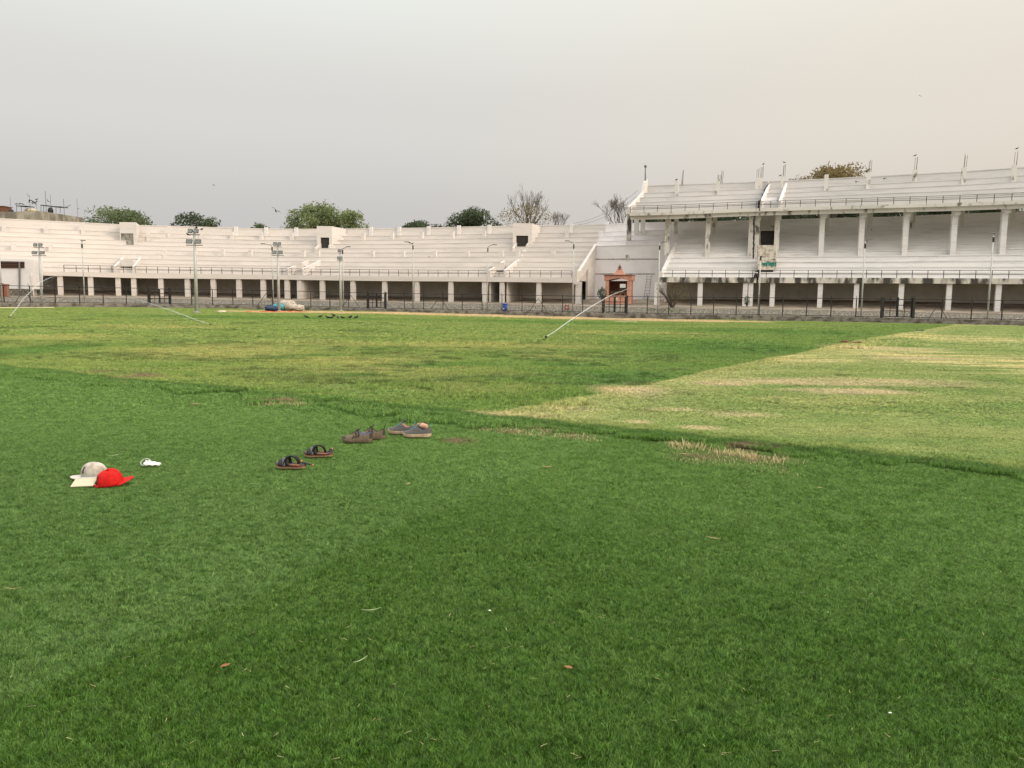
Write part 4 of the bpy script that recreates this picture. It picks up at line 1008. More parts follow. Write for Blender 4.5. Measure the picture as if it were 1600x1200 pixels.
# blue bin
p = W(789, 487, DF(789)+.9); p.z = W(789, 487, p.y).z
BB = thing('bin', 'blue plastic bin standing behind the fence on the kerb', 'bin', p)
mb = MB(); mb.lathe(p, [(.24, 0), (.27, .5), (.29, .9)], 14); mb.build('barrel', M['blue'], BB, smooth=True)
mb = MB(); mb.lathe(p+Vector((0, 0, .9)), [(.31, 0), (.31, .06), (.22, .12)], 14); mb.build('lid', M['blue'], BB, smooth=True)
mb = MB(); mb.box(p+Vector((-.16, -.235, .38)), (.13, .04, .16), R(-35)); mb.build('sticker', M['whitep'], BB)
# red barrier
p = W(886, 487, DF(886)+1.2); RB = thing('barrier', 'small red iron stand behind the fence near the end of the low stand', 'barrier', p)
mb = MB()
for x in (-.28, .28): mb.tube([p+Vector((x, 0, -.05)), p+Vector((x*.7, 0, .9))], .05, 6); mb.tube([p+Vector((x, .4, -.05)), p+Vector((x*.7, 0, .9))], .045, 6)
mb.build('leg', M['red'], RB)
mb = MB(); mb.box(p+Vector((0, 0, .72)), (.5, .08, .14)); mb.box(p+Vector((0, 0, .35)), (.5, .06, .1)); mb.build('board', M['red'], RB)
# shrubs
def shrub(name, label, p, r, h, n, mt, seed, lf_=.14, stem=.03, grp=None, bare=0):
    rj = np.random.RandomState(seed); o = thing(name, label, 'shrub', p, group=grp)
    mb = MB()
    for i in range(7+bare): a = rj.uniform(0, 6.28); mb.tube([p, p+Vector((math.cos(a)*r*.4, math.sin(a)*r*.4, h*.5)), p+Vector((math.cos(a)*r*rj.uniform(.5, 1), math.sin(a)*r*.8, h*rj.uniform(.7, 1)))], [stem, stem*.7, .008], 4)
    mb.build('stem', M['bark'], o); V = []
    mb = MB(); rv = []
    for i in range(n):
        d = rj.normal(size=3); d /= np.linalg.norm(d); q = p+Vector((d[0]*r*rj.rand()**.4, d[1]*r*rj.rand()**.4, h*.58+d[2]*h*.45*rj.rand()**.4))
        a_, b_ = Vector(rj.normal(size=3)).normalized()*lf_, Vector(rj.normal(size=3)).normalized()*lf_*.6
        mb.add([q-a_, q-b_, q+a_, q+b_], [(0, 1, 2, 3)]); rv += [rj.rand()]*4
    f = mb.build('foliage', mt, o); set_rnd(f, rv); return o
shrub('shrub', 'dark leafy shrub beside the left pillar of the shrine', W(940.5, 472, 99), .65, 1.9, 260, M['leafdark'], 3, .13)
shrub('shrub', 'tangled dry shrub growing at the corner of the two-tier stand', W(1050, 484, 92.5), 2.3, 3.2, 900, M['leafbrown'], 4, .06, .035, bare=34)
shrub('shrub', 'small green weed at the foot of the twin columns', W(1167, 480.5, 95.5), .45, 1.4, 160, M['leafdark'], 5, .10)
shrub('shrub', 'low green weeds sprawling beside the shrine steps', W(1046, 489, 90.5), 2.6, .55, 500, M['leafmid'], 6, .09)
# heap on orange sheet
A_, B_ = G(382, 488.2), G(473, 488.2); pc = (A_+B_)/2
mb = MB()
ns = 16
for i in range(ns): 
    f0, f1 = i/ns, (i+1)/ns; p = A_.lerp(B_, f0); q = A_.lerp(B_, f1); h0, h1 = .10+.05*math.sin(i*1.7), .10+.05*math.sin((i+1)*1.7)
    zz = Vector((0, 0, .03)); bk = Vector((0, 2.2, 0))
    mb.hexa([p, q, q+bk, p+bk, p+Vector((0, 0, h0)), q+Vector((0, 0, h1)), q+bk+Vector((0, 0, h1)), p+bk+Vector((0, 0, h0))])
tag(mb.build('tarpaulin', mat('orange_sheet', (.62, .13, .04), .7, .1, 2), origin=pc), 'long orange ground sheet under the heap of bundles', 'tarpaulin')
def lump(name, label, px, py, w_, h_, mt, cat, dep=1.0, seed=1, grp='bundles heaped on the orange sheet', n=5):
    p = G(px, py)+Vector((0, .9, .1)); rj = random.Random(seed); mb = MB()
    for i in range(n): mb.blob(p+Vector((rj.uniform(-.32, .32)*w_, rj.uniform(-.2, .2), h_*rj.uniform(.32, .5))), (w_*rj.uniform(.22, .36), dep*.5, h_*rj.uniform(.35, .5)), 12, 8, .12, rj)
    tag(mb.build(name, mt, origin=p, smooth=True), label, cat, grp)
mtq = mat('turquoise_sheet', (.10, .38, .42), .6, .15, 3, col2=(.02, .07, .10), thr=(.35, .5)); mts = mat('sack_cloth', (.52, .46, .38), .9, .15, 3, col2=(.14, .12, .10), thr=(.3, .45))
lump('sack', 'small white bag at the left end of the heap', 411.5, 487.3, .7, .45, M['whitep'], 'sack', seed=2, n=3)
lump('sack', 'dark blue bundle at the left of the heap', 422, 487.6, 1.6, .7, mat('navy_sheet', (.03, .06, .13), .6, .2, 3), 'sack', seed=3)
lump('sack', 'turquoise bundle in the middle of the heap beside the mast', 431, 486.8, 1.5, 1.05, mtq, 'sack', seed=4)
lump('sack', 'tallest grey brown sack right of the mast', 446, 487, 2.2, 1.25, mts, 'sack', seed=5, n=7)
lump('sack', 'low grey brown sack between the tall sack and the white roll', 457, 487.5, 1.9, .85, mts, 'sack', seed=6, n=6)
p = G(466, 487.2)+Vector((0, .7, .42)); mb = MB(); mb.tube([p+Vector((-.5, 0, 0)), p+Vector((.38, 0, -.03))], .36, 14); mb.tube([p+Vector((.38, 0, -.03)), p+Vector((.46, 0, -.03))], .2, 10)
tag(mb.build('roll', M['whitep'], origin=p, smooth=False), 'thick white roll of sheeting at the right end of the heap', 'roll')
# odds along the far edge
p = G(346.5, 488.2); mb = MB(); mb.blob(p+Vector((0, 0, .06)), (.45, .3, .16), 10, 6, .2); mb.box(p+Vector((0, .1, .02)), (3.2, .3, .05)); tag(mb.build('crumpled_sheet', M['cream'], origin=p), 'crumpled pale sheet on bare soil right of the left floodlight mast', 'sheet')
A_, B_ = G(-30, 482.3), G(84, 481.6); mb = MB(); mb.tube([A_+Vector((0, 0, .05)), A_.lerp(B_, .5)+Vector((0, 0, .06)), B_+Vector((0, 0, .05))], .09, 6); tag(mb.build('pipe', M['cream'], origin=B_), 'long pale pipe lying along the kerb at far left', 'pipe')
A_, B_ = G(959, 503.2), G(994, 503.6); mb = MB(); mb.box((A_+B_)/2+Vector((0, 0, .06)), ((B_-A_).length, .16, .1)); tag(mb.build('plank', M['cream'], origin=A_), 'pale plank lying on the grass in front of the shrine gate', 'plank')
A_, B_ = G(1312, 536.8), G(1345, 538.4); mb = MB(); pts = [A_.lerp(B_, f)+Vector((0, 0, .05+.02*math.sin(f*9))) for f in np.linspace(0, 1, 9)]; mb.tube(pts, [.02, .05, .06, .055, .06, .05, .03, .05, .05], 7); tag(mb.build('log', M['maroon'], origin=A_), 'dark brown branch lying where mown and unmown turf meet', 'branch')
A_, B_ = G(1430, 517.5), G(1444, 517.8); mb = MB(); mb.tube([A_+Vector((0, 0, .05)), B_+Vector((0, 0, .05))], .05, 6); tag(mb.build('stick', M['bark'], origin=A_), 'thin dark stick on the far turf near the right gate', 'stick')

# ------------------------------------------------------------------ sprinklers
def sprinkler(px, py, path, Dend, label, seed):
    b_ = G(px, py+.6); o = thing('sprinkler', label, 'sprinkler', b_, group='lawn sprinklers throwing water')
    mb = MB(); mb.tube([b_+Vector((0, 0, -.05)), b_+Vector((0, 0, .07))], .03, 8); mb.box(b_+Vector((0, 0, .01)), (.2, .05, .03)); mb.build('stand', M['iron'], o)
    mb = MB(); mb.box(b_+Vector((0, 0, .09)), (.08, .12, .06)); mb.build('nozzle', M['iron'], o)
    n = 26; P_ = []; s0 = b_+Vector((0, 0, .09)); rj = np.random.RandomState(seed)
    for i in range(n):
        f = i/(n-1); x = np.interp(f, [q[0] for q in path], [q[1] for q in path]); y = np.interp(f, [q[0] for q in path], [q[2] for q in path]); Dn = b_.y+(Dend-b_.y)*f; P_.append(W(x, y, Dn))
    P_[0] = s0; P_[1] = s0.lerp(P_[3], 1/3); P_[2] = s0.lerp(P_[3], 2/3)
    k_ = (Dend/60)
    mb = MB(); rr = [.010+.028*k_*(i/(n-1))**1.4 for i in range(n)]; mb.tube(P_, rr, 8, cap=False)
    j = mb.build('water_jet', M['spray'], o, smooth=True); set_rnd(j, np.repeat([(.6 if px > 500 else .42)*(1-i/(n-1))**.8+.02 for i in range(n)], 8))
    mb = MB(); rv = []
    for i in range(1500):
        f = rj.rand()**.6; q = P_[int(f*(n-1))]; s_ = .02+.30*f*f*k_; dz = -abs(rj.normal())*(.15+1.2*f)*k_*.6 if rj.rand() < .5 else rj.normal()*s_*.6
        q = q+Vector((rj.normal()*s_, rj.normal()*s_, dz)); 
        if q.z < b_.z: continue
        r_ = .012*k_*rj.uniform(.5, 1.6); a_ = Vector(rj.normal(size=3)).normalized()*r_; c_ = Vector(rj.normal(size=3)).normalized()*r_
        mb.add([q-a_, q-c_, q+a_, q+c_], [(0, 1, 2, 3)]); rv += [.4]*4
    d = mb.build('spray', M['spray'], o); set_rnd(d, rv)
sprinkler(853, 529, [(0, 853, 528), (.25, 885, 504.5), (.55, 925, 478), (.8, 955, 461), (1, 990, 448)], 48, 'sprinkler on the middle turf throwing a jet up to the right', 1)
sprinkler(15, 497, [(0, 15, 496), (.14, 25, 482.5), (.3, 35.8, 467.5), (.45, 47.5, 456), (.55, 53, 450), (.7, 63, 441), (.88, 79, 433.5), (1, 92, 430)], 62, 'sprinkler at far left throwing a jet up to the right', 2)
sprinkler(329, 508.5, [(0, 329, 508), (.35, 284, 491), (.65, 244, 477), (.85, 215, 468.5), (1, 190, 463)], 62, 'sprinkler before the left floodlight mast throwing a jet to the left', 3)

# ------------------------------------------------------------------ trees behind the stands
def tree(name, label, px, ytop, wpx, D, mt, seed, n=5200, lf_=.26, hvis=None, lobes=9, gap=.0, crownh=None, trunk_mt=None):
    rj = np.random.RandomState(seed); top = W(px, ytop, D); R_ = wpx*D/1200/2; Hc = crownh or max(R_*1.1, 5.0)
    base = Vector((top.x, top.y, -.9)); o = thing(name, label, 'tree', base, group='trees beyond the stands')
    cz = top.z-Hc/2
    mb = MB(); mb.tube([base, Vector((base.x+.3, base.y, cz*.45)), Vector((base.x, base.y, cz))], [.5, .36, .2], 8)
    C = []
    for i in range(lobes):
        a = rj.uniform(0, 6.28); rr = rj.uniform(.1, .78); hz = Hc/2*(math.sqrt(1-rr*rr)*rj.uniform(.45, .80)-.10)
        c = Vector((base.x+math.cos(a)*R_*rr, base.y+math.sin(a)*R_*rr, cz+hz)); s_ = rj.uniform(.26, .42); C.append((c, R_*s_, Hc*s_*.62))
    # guarantee the two flanks and the top
    C += [(Vector((base.x-R_*.72, base.y, cz+Hc*.04)), R_*.30, Hc*.22), (Vector((base.x+R_*.72, base.y, cz+Hc*.02)), R_*.30, Hc*.22), (Vector((base.x+rj.uniform(-.2, .2)*R_, base.y, cz+Hc*.32)), R_*.34, Hc*.19)]
    for c, r_, h_ in C: mb.tube([Vector((base.x, base.y, cz*.6)), (Vector((base.x, base.y, cz*.8))+c)/2, c], [.2, .11, .04], 5)
    mb.build('trunk', trunk_mt or M['bark'], o)
    nn = n; ci_ = rj.randint(len(C), size=nn); V = np.zeros((nn, 4, 3)); rv = np.zeros(nn)
    for i in range(nn):
        c, r_, h_ = C[ci_[i]]; d = rj.normal(size=3); d /= np.linalg.norm(d); k_ = rj.rand()**.33*(1+.22*rj.normal()*.5)
        # sub-clumps
        q = np.array([c.x+d[0]*r_*k_, c.y+d[1]*r_*k_, c.z+d[2]*h_*k_])
        s_ = lf_*rj.uniform(.6, 1.3); a_ = rj.normal(size=3); a_ /= np.linalg.norm(a_); b_ = rj.normal(size=3); b_ /= np.linalg.norm(b_)
        V[i, 0] = q-a_*s_; V[i, 1] = q-b_*s_*.55; V[i, 2] = q+a_*s_; V[i, 3] = q+b_*s_*.55
        gq = float(vnoise(q[0]*.75+seed, q[2]*.75)); V[i] *= 1
        if gq < .24 and rj.rand() < .75: V[i] = V[i, :1]
        rv[i] = np.clip(.6*vnoise(q[0]*.9, q[2]*.9)+.45*rj.rand(), 0, 1)
    off = np.array(tuple(base)); me = bpy.data.meshes.new('crown'); me.from_pydata((V-off).reshape(-1, 3).tolist(), [], [[4*i, 4*i+1, 4*i+2, 4*i+3] for i in range(nn)])
    me.materials.append(mt); c_ = bpy.data.objects.new('crown', me); COL.objects.link(c_); c_.parent = o; set_rnd(c_, np.repeat(rv, 4)); return o
tree('tree', 'mid green bushy tree rising left of the framed stair exit of the left stand', 181, 323.5, 118, 145, M['leafmid'], 11, 5200, .26, lobes=11, crownh=8)
tree('tree', 'small dark tree with a pointed top left of the left floodlight mast', 303, 331, 78, 150, M['leafdark'], 12, 3600, .24, lobes=8, crownh=7)
tree('tree', 'tiny treetop just peeping over the stand wall left of the big green tree', 404, 350, 36, 150, M['leafmid'], 13, 1200, .24, lobes=5, crownh=4)
tree('tree', 'largest bright green tree behind the middle of the left stand', 497, 318.5, 108, 145, M['leafbright'], 14, 8200, .25, lobes=15, crownh=10)
tree('tree', 'low spreading green tree joining the right side of the largest tree', 545, 327, 66, 146, M['leafbright'], 15, 3600, .25, lobes=9, crownh=8)
tree('tree', 'low dark rounded tree left of the tall dark one', 655, 344.5, 84, 150, M['leafdark'], 16, 4200, .24, lobes=10, crownh=5)
tree('tree', 'tall dark green tree left of the bare tree', 739, 326.5, 94, 148, M['leafdark'], 17, 6600, .24, lobes=13, crownh=8)
tree('tree', 'brownish olive treetop showing above the upper deck', 1297, 258.5, 122, 128, M['leafbrown'], 18, 6500, .22, lobes=13, crownh=7)
for i, (px, yt, w_) in enumerate(((1075, 326, 90), (1135, 323, 90), (1235, 320, 110), (1315, 317, 110), (1390, 314, 110), (1465, 311, 110), (1550, 308, 130), (1015, 330, 50))):
    lbs = ['first', 'second', 'third', 'fourth', 'fifth', 'sixth', 'seventh']
    lab = ('dark tree glimpsed under the upper deck, %s from the left there' % lbs[i]) if i < 7 else 'dark tree glimpsed under the upper deck at its left corner'
    tree('tree', lab, px, yt, w_, 135, M['leafdark'], 30+i, 3600, .32, lobes=10, crownh=6)
def bare_tree(name, label, px, ytop, wpx, D, seed, depth=7, r0=.30, spread=.5, ybot=352, fuzz=0):
    rj = random.Random(seed); top = W(px, ytop, D); base = Vector((top.x, top.y, -.9)); Hh = top.z+.9
    o = thing(name, label, 'tree', base, group='leafless trees beyond the stands')
    mb = MB(); zf = W(px, ybot+14, D).z
    mb.tube([base, Vector((base.x, base.y, zf))], [r0*1.2, r0], 7); mb.build('trunk', M['barkpale'], o)
    mb = MB(); Hv = top.z-zf; R_ = wpx*D/1200/2
    def grow(p, d, ln, r, k):
        q = p+d*ln*.5+Vector((rj.uniform(-1, 1), rj.uniform(-1, 1), rj.uniform(-.5, .5)))*ln*.08; e = p+d*ln
        mb.tube([p, q, e], [r, r*.85, r*.68], 4 if k > 3 else 3, cap=False)
        if k == 0: return
        for i in range(3 if rj.random() < .22 else 2):
            nd = (d+Vector((rj.uniform(-1, 1), rj.uniform(-1, 1), rj.uniform(-.35, .7)))*spread).normalized(); nd = (nd+Vector((0, 0, .12))).normalized()
            grow(e if rj.random() < .7 else q, nd, ln*rj.uniform(.66, .86), max(r*.60, .016), k-1)
    st = Vector((base.x, base.y, zf-.3)); n0 = 5
    for i in range(n0):
        f = -1+2*i/(n0-1); d = Vector((f*R_*.62/Hv*1.2, rj.uniform(-.3, .3), 1)).normalized(); grow(st, d, Hv*.30, r0*.42, depth-1)
    mb.build('branch', M['barkpale'], o); return o
bare_tree('bare_tree', 'tallest leafless tree behind the left stand', 826, 296, 84, 140, 5, 7, .32, .42)
bare_tree('bare_tree', 'small twiggy leafless tree right of the tallest bare one', 874, 329, 44, 140, 6, 6, .2, .55)
bare_tree('bare_tree', 'pale leafless tree beside the left end of the upper deck', 968, 306, 66, 140, 9, 7, .26, .75)
shrub('shrub', 'scrubby brown growth at the foot of the tallest bare tree', W(822, 366, 138), 5.5, 5.2, 1300, M['leafbrown'], 21, .16, .08)

# ------------------------------------------------------------------ concrete building behind the left stand
D = 128
CB = thing('building', 'weathered concrete roof building behind the stand at upper left', 'building', Vector((W(60, 400, D).x, D, -.9)))
A_, B_, C_ = W(-150, 333, D-4), W(66, 330, D), W(129, 340, D+9); dn = lambda q: Vector((q.x, q.y, -.9))
mb = MB(); bk = Vector((-6, 16, 0)); a2, b2, c2 = A_+bk, B_+bk, C_+Vector((-6, 8, 0))
mb.add([dn(A_), dn(B_), dn(C_), dn(c2), dn(a2), A_, B_, C_, c2, a2], [(0, 1, 6, 5), (1, 2, 7, 6), (2, 3, 8, 7), (3, 4, 9, 8), (4, 0, 5, 9), (5, 6, 7, 8, 9)])
mb.build('wall', mat('weathered_concrete', (.42, .38, .31), .95, .2, .9, col2=(.20, .18, .145), thr=(.38, .62), stretch=(1, 1, .4)), CB)
D = 131
def shelter(x0, x1, yy, yb, label):
    o = thing('roof_shelter', label, 'shelter', W((x0+x1)/2, yb, D), group='tin shelters on the concrete roof')
    mb = MB(); a_, b_ = W(x0, yy, D), W(x1, yy+.6, D); mb.prism([a_, b_, b_+Vector((0, 2.2, .1)), a_+Vector((0, 2.2, .1))], (0, 0, -.12)); mb.build('roof_sheet', M['iron'], o)
    for x in (x0+1, (x0+x1)/2, x1-1):
        mb = MB(); mb.tube([W(x, yb+1, D+.1), W(x, yy, D+.1)], .04, 4); mb.build('post', M['iron'], o)
shelter(25, 41.5, 321, 331, 'leftmost small tin shelter on the concrete roof, crows on it'); shelter(63, 73, 320, 331, 'middle small tin shelter on the concrete roof'); shelter(80, 95, 322, 332, 'rightmost small tin shelter on the concrete roof')
p = W(79, 331.5, D); mb = MB(); mb.lathe(p+Vector((0, 0, -.3)), [(.4, 0), (.42, .6), (.3, .95), (.1, 1.1)], 12); tag(mb.build('water_tank', M['iron'], origin=p, smooth=True), 'round black water tank under the rightmost roof shelter', 'water tank')
p = W(17.5, 332, D); mb = MB(); mb.lathe(p+Vector((0, 0, -.3)), [(.45, 0), (.45, .4), (.3, .75), (.1, .85)], 12); tag(mb.build('water_tank', M['iron'], origin=p, smooth=True), 'round black water tank at the left of the roof', 'water tank')
p = W(2, 333, D); mb = MB(); mb.box(p+Vector((-1, 1, .45)), (3, 2, 1.3)); mb.box(p+Vector((-1, 1, 1.14)), (3.3, 2.3, .12)); tag(mb.build('brick_hut', M['brown'], origin=p), 'dark brick hut on the roof at the left edge', 'hut')
p = W(52, 331, D+1); mb = MB(); rj = random.Random(3)
for i in range(8): mb.blob(p+Vector((rj.uniform(-1.2, 1.2), rj.uniform(-.4, .4), rj.uniform(0, .25))), (rj.uniform(.3, .7), .5, rj.uniform(.2, .42)), 10, 6, .15, rj)
tag(mb.build('covered_heap', M['cream'], origin=p, smooth=True), 'pale covered heap on the concrete roof between the shelters', 'heap')
for px, y0, y1, side, lab in ((17, 308, 333, 0, 'faint thin mast at the left of the roof'), (47.5, 306, 333, 1, 'thin mast with a slanting rod beside the roof heap'), (72.5, 300, 336, 0, 'tallest mast on the concrete roof'), (79.5, 305, 325, 0, 'thin mast just right of the tallest one'), (100.5, 312, 336, 2, 'mast with a long slanting arm on the concrete roof'), (121.5, 312, 339, 3, 'rightmost thin mast, beside the bushy tree'), (57.5, 313, 331, 0, 'short mast topped by a crow on the roof')):
    p = W(px, y1, D-1 if px > 90 else D); H = (y1-y0)*D/1200; o = thing('antenna_mast', lab, 'antenna', p, group='masts on the concrete roof'); mb = MB(); mb.tube([p, p+Vector((0, 0, H))], .045 if px in (72.5, 100.5) else .03, 5); mb.build('mast', M['steel'], o)
    if side:
        e = p+Vector((0, 0, H*(.9 if side == 1 else .45))); mb = MB(); d = {1: Vector((-.45, 0, .5)), 2: Vector((1.2, 0, .5)), 3: Vector((.3, 0, .05))}[side]; mb.tube([e, e+d], .05, 5); mb.build('arm', M['steel'], o)
# pole with round head on the upper deck corner, wires
p = TU.P(992, .98); p = Vector((W(1008, 280, p.y).x, p.y, p.z)); o = thing('mast', 'mast with a round head at the left corner of the upper deck', 'mast', p)
zt = W(1008, 261, p.y).z; mb = MB(); mb.tube([p, Vector((p.x, p.y, zt))], [.12, .07], 6); mb.tube([p+Vector((.2, 0, 0)), Vector((p.x+.05, p.y, zt-.8))], .05, 5); mb.build('pole', M['steel'], o)
mb = MB(); mb.blob((p.x, p.y, zt+.1), (.22, .22, .22), 10, 8); mb.build('round_head', M['steel'], o, smooth=True)
for i, (ya, yb) in enumerate(((349, 298), (352, 306))):
    a_, b_ = W(895, ya, 122), W(996, yb, 112); mb = MB(); pts = [a_.lerp(b_, f)+Vector((0, 0, -.9*4*f*(1-f))) for f in np.linspace(0, 1, 16)]; mb.tube(pts, .022, 4)
    tag(mb.build('power_cable', M['steel'], origin=a_), 'thin %s overhead cable running to the upper deck corner' % ('upper', 'lower')[i], 'cable', 'cables to the upper deck')

# ------------------------------------------------------------------ birds
def bird_mesh(fly=False):
    mb = MB()
    sp_ = [(-.24, .10, .008, .02), (-.16, .12, .018, .03), (-.08, .15, .05, .05), (.0, .175, .065, .07), (.07, .20, .055, .06), (.12, .235, .034, .036), (.155, .262, .036, .036), (.185, .262, .018, .018), (.235, .255, .004, .004)]
    n = 10; b = 0
    for x, z, ry, rz in sp_:
        for k_ in range(n): q = 2*math.pi*k_/n; mb.v.append((x, ry*math.cos(q), z+rz*math.sin(q)))
    for i in range(len(sp_)-1):
        for k_ in range(n): mb.f.append([i*n+k_, i*n+(k_+1) % n, (i+1)*n+(k_+1) % n, (i+1)*n+k_]); mb.m.append(0)
    mb.f.append(list(range(n))); mb.m.append(0); mb.f.append([(len(sp_)-1)*n+k_ for k_ in reversed(range(n))]); mb.m.append(0)
    mb.add([(-.10, -.05, .13), (-.10, .05, .13), (-.33, .06, .075), (-.33, -.06, .075), (-.10, 0, .15), (-.33, 0, .09)], [(0, 1, 2, 3), (0, 4, 5, 3), (1, 4, 5, 2)])
    if fly:
        for s_ in (-1, 1): mb.add([(.09, s_*.04, .20), (-.09, s_*.04, .18), (-.10, s_*.26, .27), (-.14, s_*.50, .22), (.02, s_*.46, .24), (.12, s_*.24, .29), (.02, s_*.25, .31)], [(0, 1, 2, 6, 5), (5, 6, 2, 3, 4), (0, 5, 2, 1)])
    else:
        for s_ in (-1, 1): mb.tube([(.0, s_*.03, .13), (.01, s_*.03, .0)], .008, 5); mb.box((.02, s_*.03, .006), (.07, .03, .012)); mb.blob((-.03, s_*.055, .165), (.13, .025, .05), 8, 6)
    me_o = mb.build('crow', M['crow'], local=True, smooth=True); return me_o
standing = bird_mesh(); flying = bird_mesh(True); used = set()
def bird(P_, yaw, lab, fly=False, tilt=0., s_=1., grp='crows about the stadium'):
    src = flying if fly else standing
    if src.name in used: o = src.copy(); COL.objects.link(o)
    else: o = src; used.add(src.name)
    o.location = P_; o.rotation_euler = (tilt, -tilt*.6, yaw); o.scale = (s_,)*3; tag(o, lab, 'bird', grp)
ords = ['first', 'second', 'third', 'fourth', 'fifth', 'sixth', 'seventh', 'eighth', 'ninth']
for i, (px, py, yw) in enumerate(((478.5, 499, 2.8), (501, 497.5, .4), (512, 499.4, 3.4), (518.5, 499.6, .2), (521, 495.6, 2.9), (528, 499.4, 1.9), (535.5, 499.6, 3.8), (547.5, 499.2, 5.6), (557, 499.6, .9))):
    bird(G(px, py), yw, 'black crow on the far grass, %s from the left in the ground flock' % ords[i], grp='crows feeding on the far grass')
def roost(px, py, D, yw, lab, fly=False, s_=1., tilt=0.): p = W(px, py, D); bird(p, yw, lab, fly, tilt, s_)
roost(429, 332, 75, 2.2, 'crow flying alone above the left stand', True, 1.15, .5)
roost(334, 290.5, 150, 1.2, 'tiny distant bird high over the small dark tree', True, .8, .3); roost(1437, 151, 150, 1.8, 'tiny distant bird high in the right sky', True, .8, .3)
roost(1338, 286, 92, .6, 'crow flying past the upper deck, nearer the olive treetop', True, .75, .3); roost(1382, 281, 92, .3, 'crow flying past the upper deck, right of the other flying one', True, .75, .2)
mp_ = G(307.5, 489.5)
for px, py, lab in ((307, 358.5, 'crow on top of the left floodlight mast'), (315.5, 361, 'crow at the right end of the left floodlight lamps'), (299, 364, 'crow at the left of the upper row of the left floodlight'), (293.5, 369, 'crow at the left end of the lower lamps of the left floodlight')): roost(px, py, mp_.y-.15, px, lab)
for px, py, t__, lab in ((1057, 283, .9, 'crow on the leftmost broken stub of the upper deck'), ):
    u_, q_ = TU.inv(1057, 310); pp = TU.P(u_, min(q_, .9)); roost(px, py, pp.y, .6, lab, s_=1.2)
for px, py, us_, lab in ((1193, 258, 1189, 'crow on the rods above the twin columns'), (1225, 255.5, 1222, 'crow on the tall rods right of the twin columns'), (1219.5, 276, 1222, 'crow on the stub below the rods right of the twin columns'), (1354, 270, 1356, 'crow on the stub right of the olive treetop'), (1430, 244.8, 1428, 'crow on the rods second from the right'), (1589, 234, 1583, 'crow on the rightmost rods'), (1290, 273, 1290, 'crow on the stub in front of the olive treetop')):
    u_, q_ = TU.inv(us_, 298); pp = TU.P(u_, min(q_, .9)); roost(px, py, pp.y, px*1.7, lab)
for px, py, lab in ((26, 320.5, 'crow at the left end of the leftmost roof shelter'), (31, 320.3, 'crow in the middle of the leftmost roof shelter'), (35, 320.8, 'crow at the right of the leftmost roof shelter'), (57.5, 313.3, 'crow on the short roof mast')): roost(px, py, 131.2, px, lab, s_=1.2)
for px, py, lab in ((47.3, 316, 'crow clinging to the thin mast by the roof heap'), (51, 317, 'crow flying low between two roof masts'), (56, 318.5, 'crow flying below the short roof mast'), (73.6, 315.5, 'crow beside the tallest roof mast')): roost(px, py, 130.6, px*2, lab, True, 1.1, .6)
for px, py, lab in ((608, 363, 'crow on the upper terraces near the centre'), (693.5, 394, 'crow on the middle terraces'), (670.5, 406, 'crow on the lower terraces')): u_, t_ = TL.inv(px, py); bird(TL.P(u_, t_, .3), px, lab)
roost(639.5, 381, DF(645)+.5, 2.4, 'crow on the arm tip of the central street lamp'); roost(644.5, 382.5, DF(645)+.8, .5, 'crow on the post top of the central street lamp')

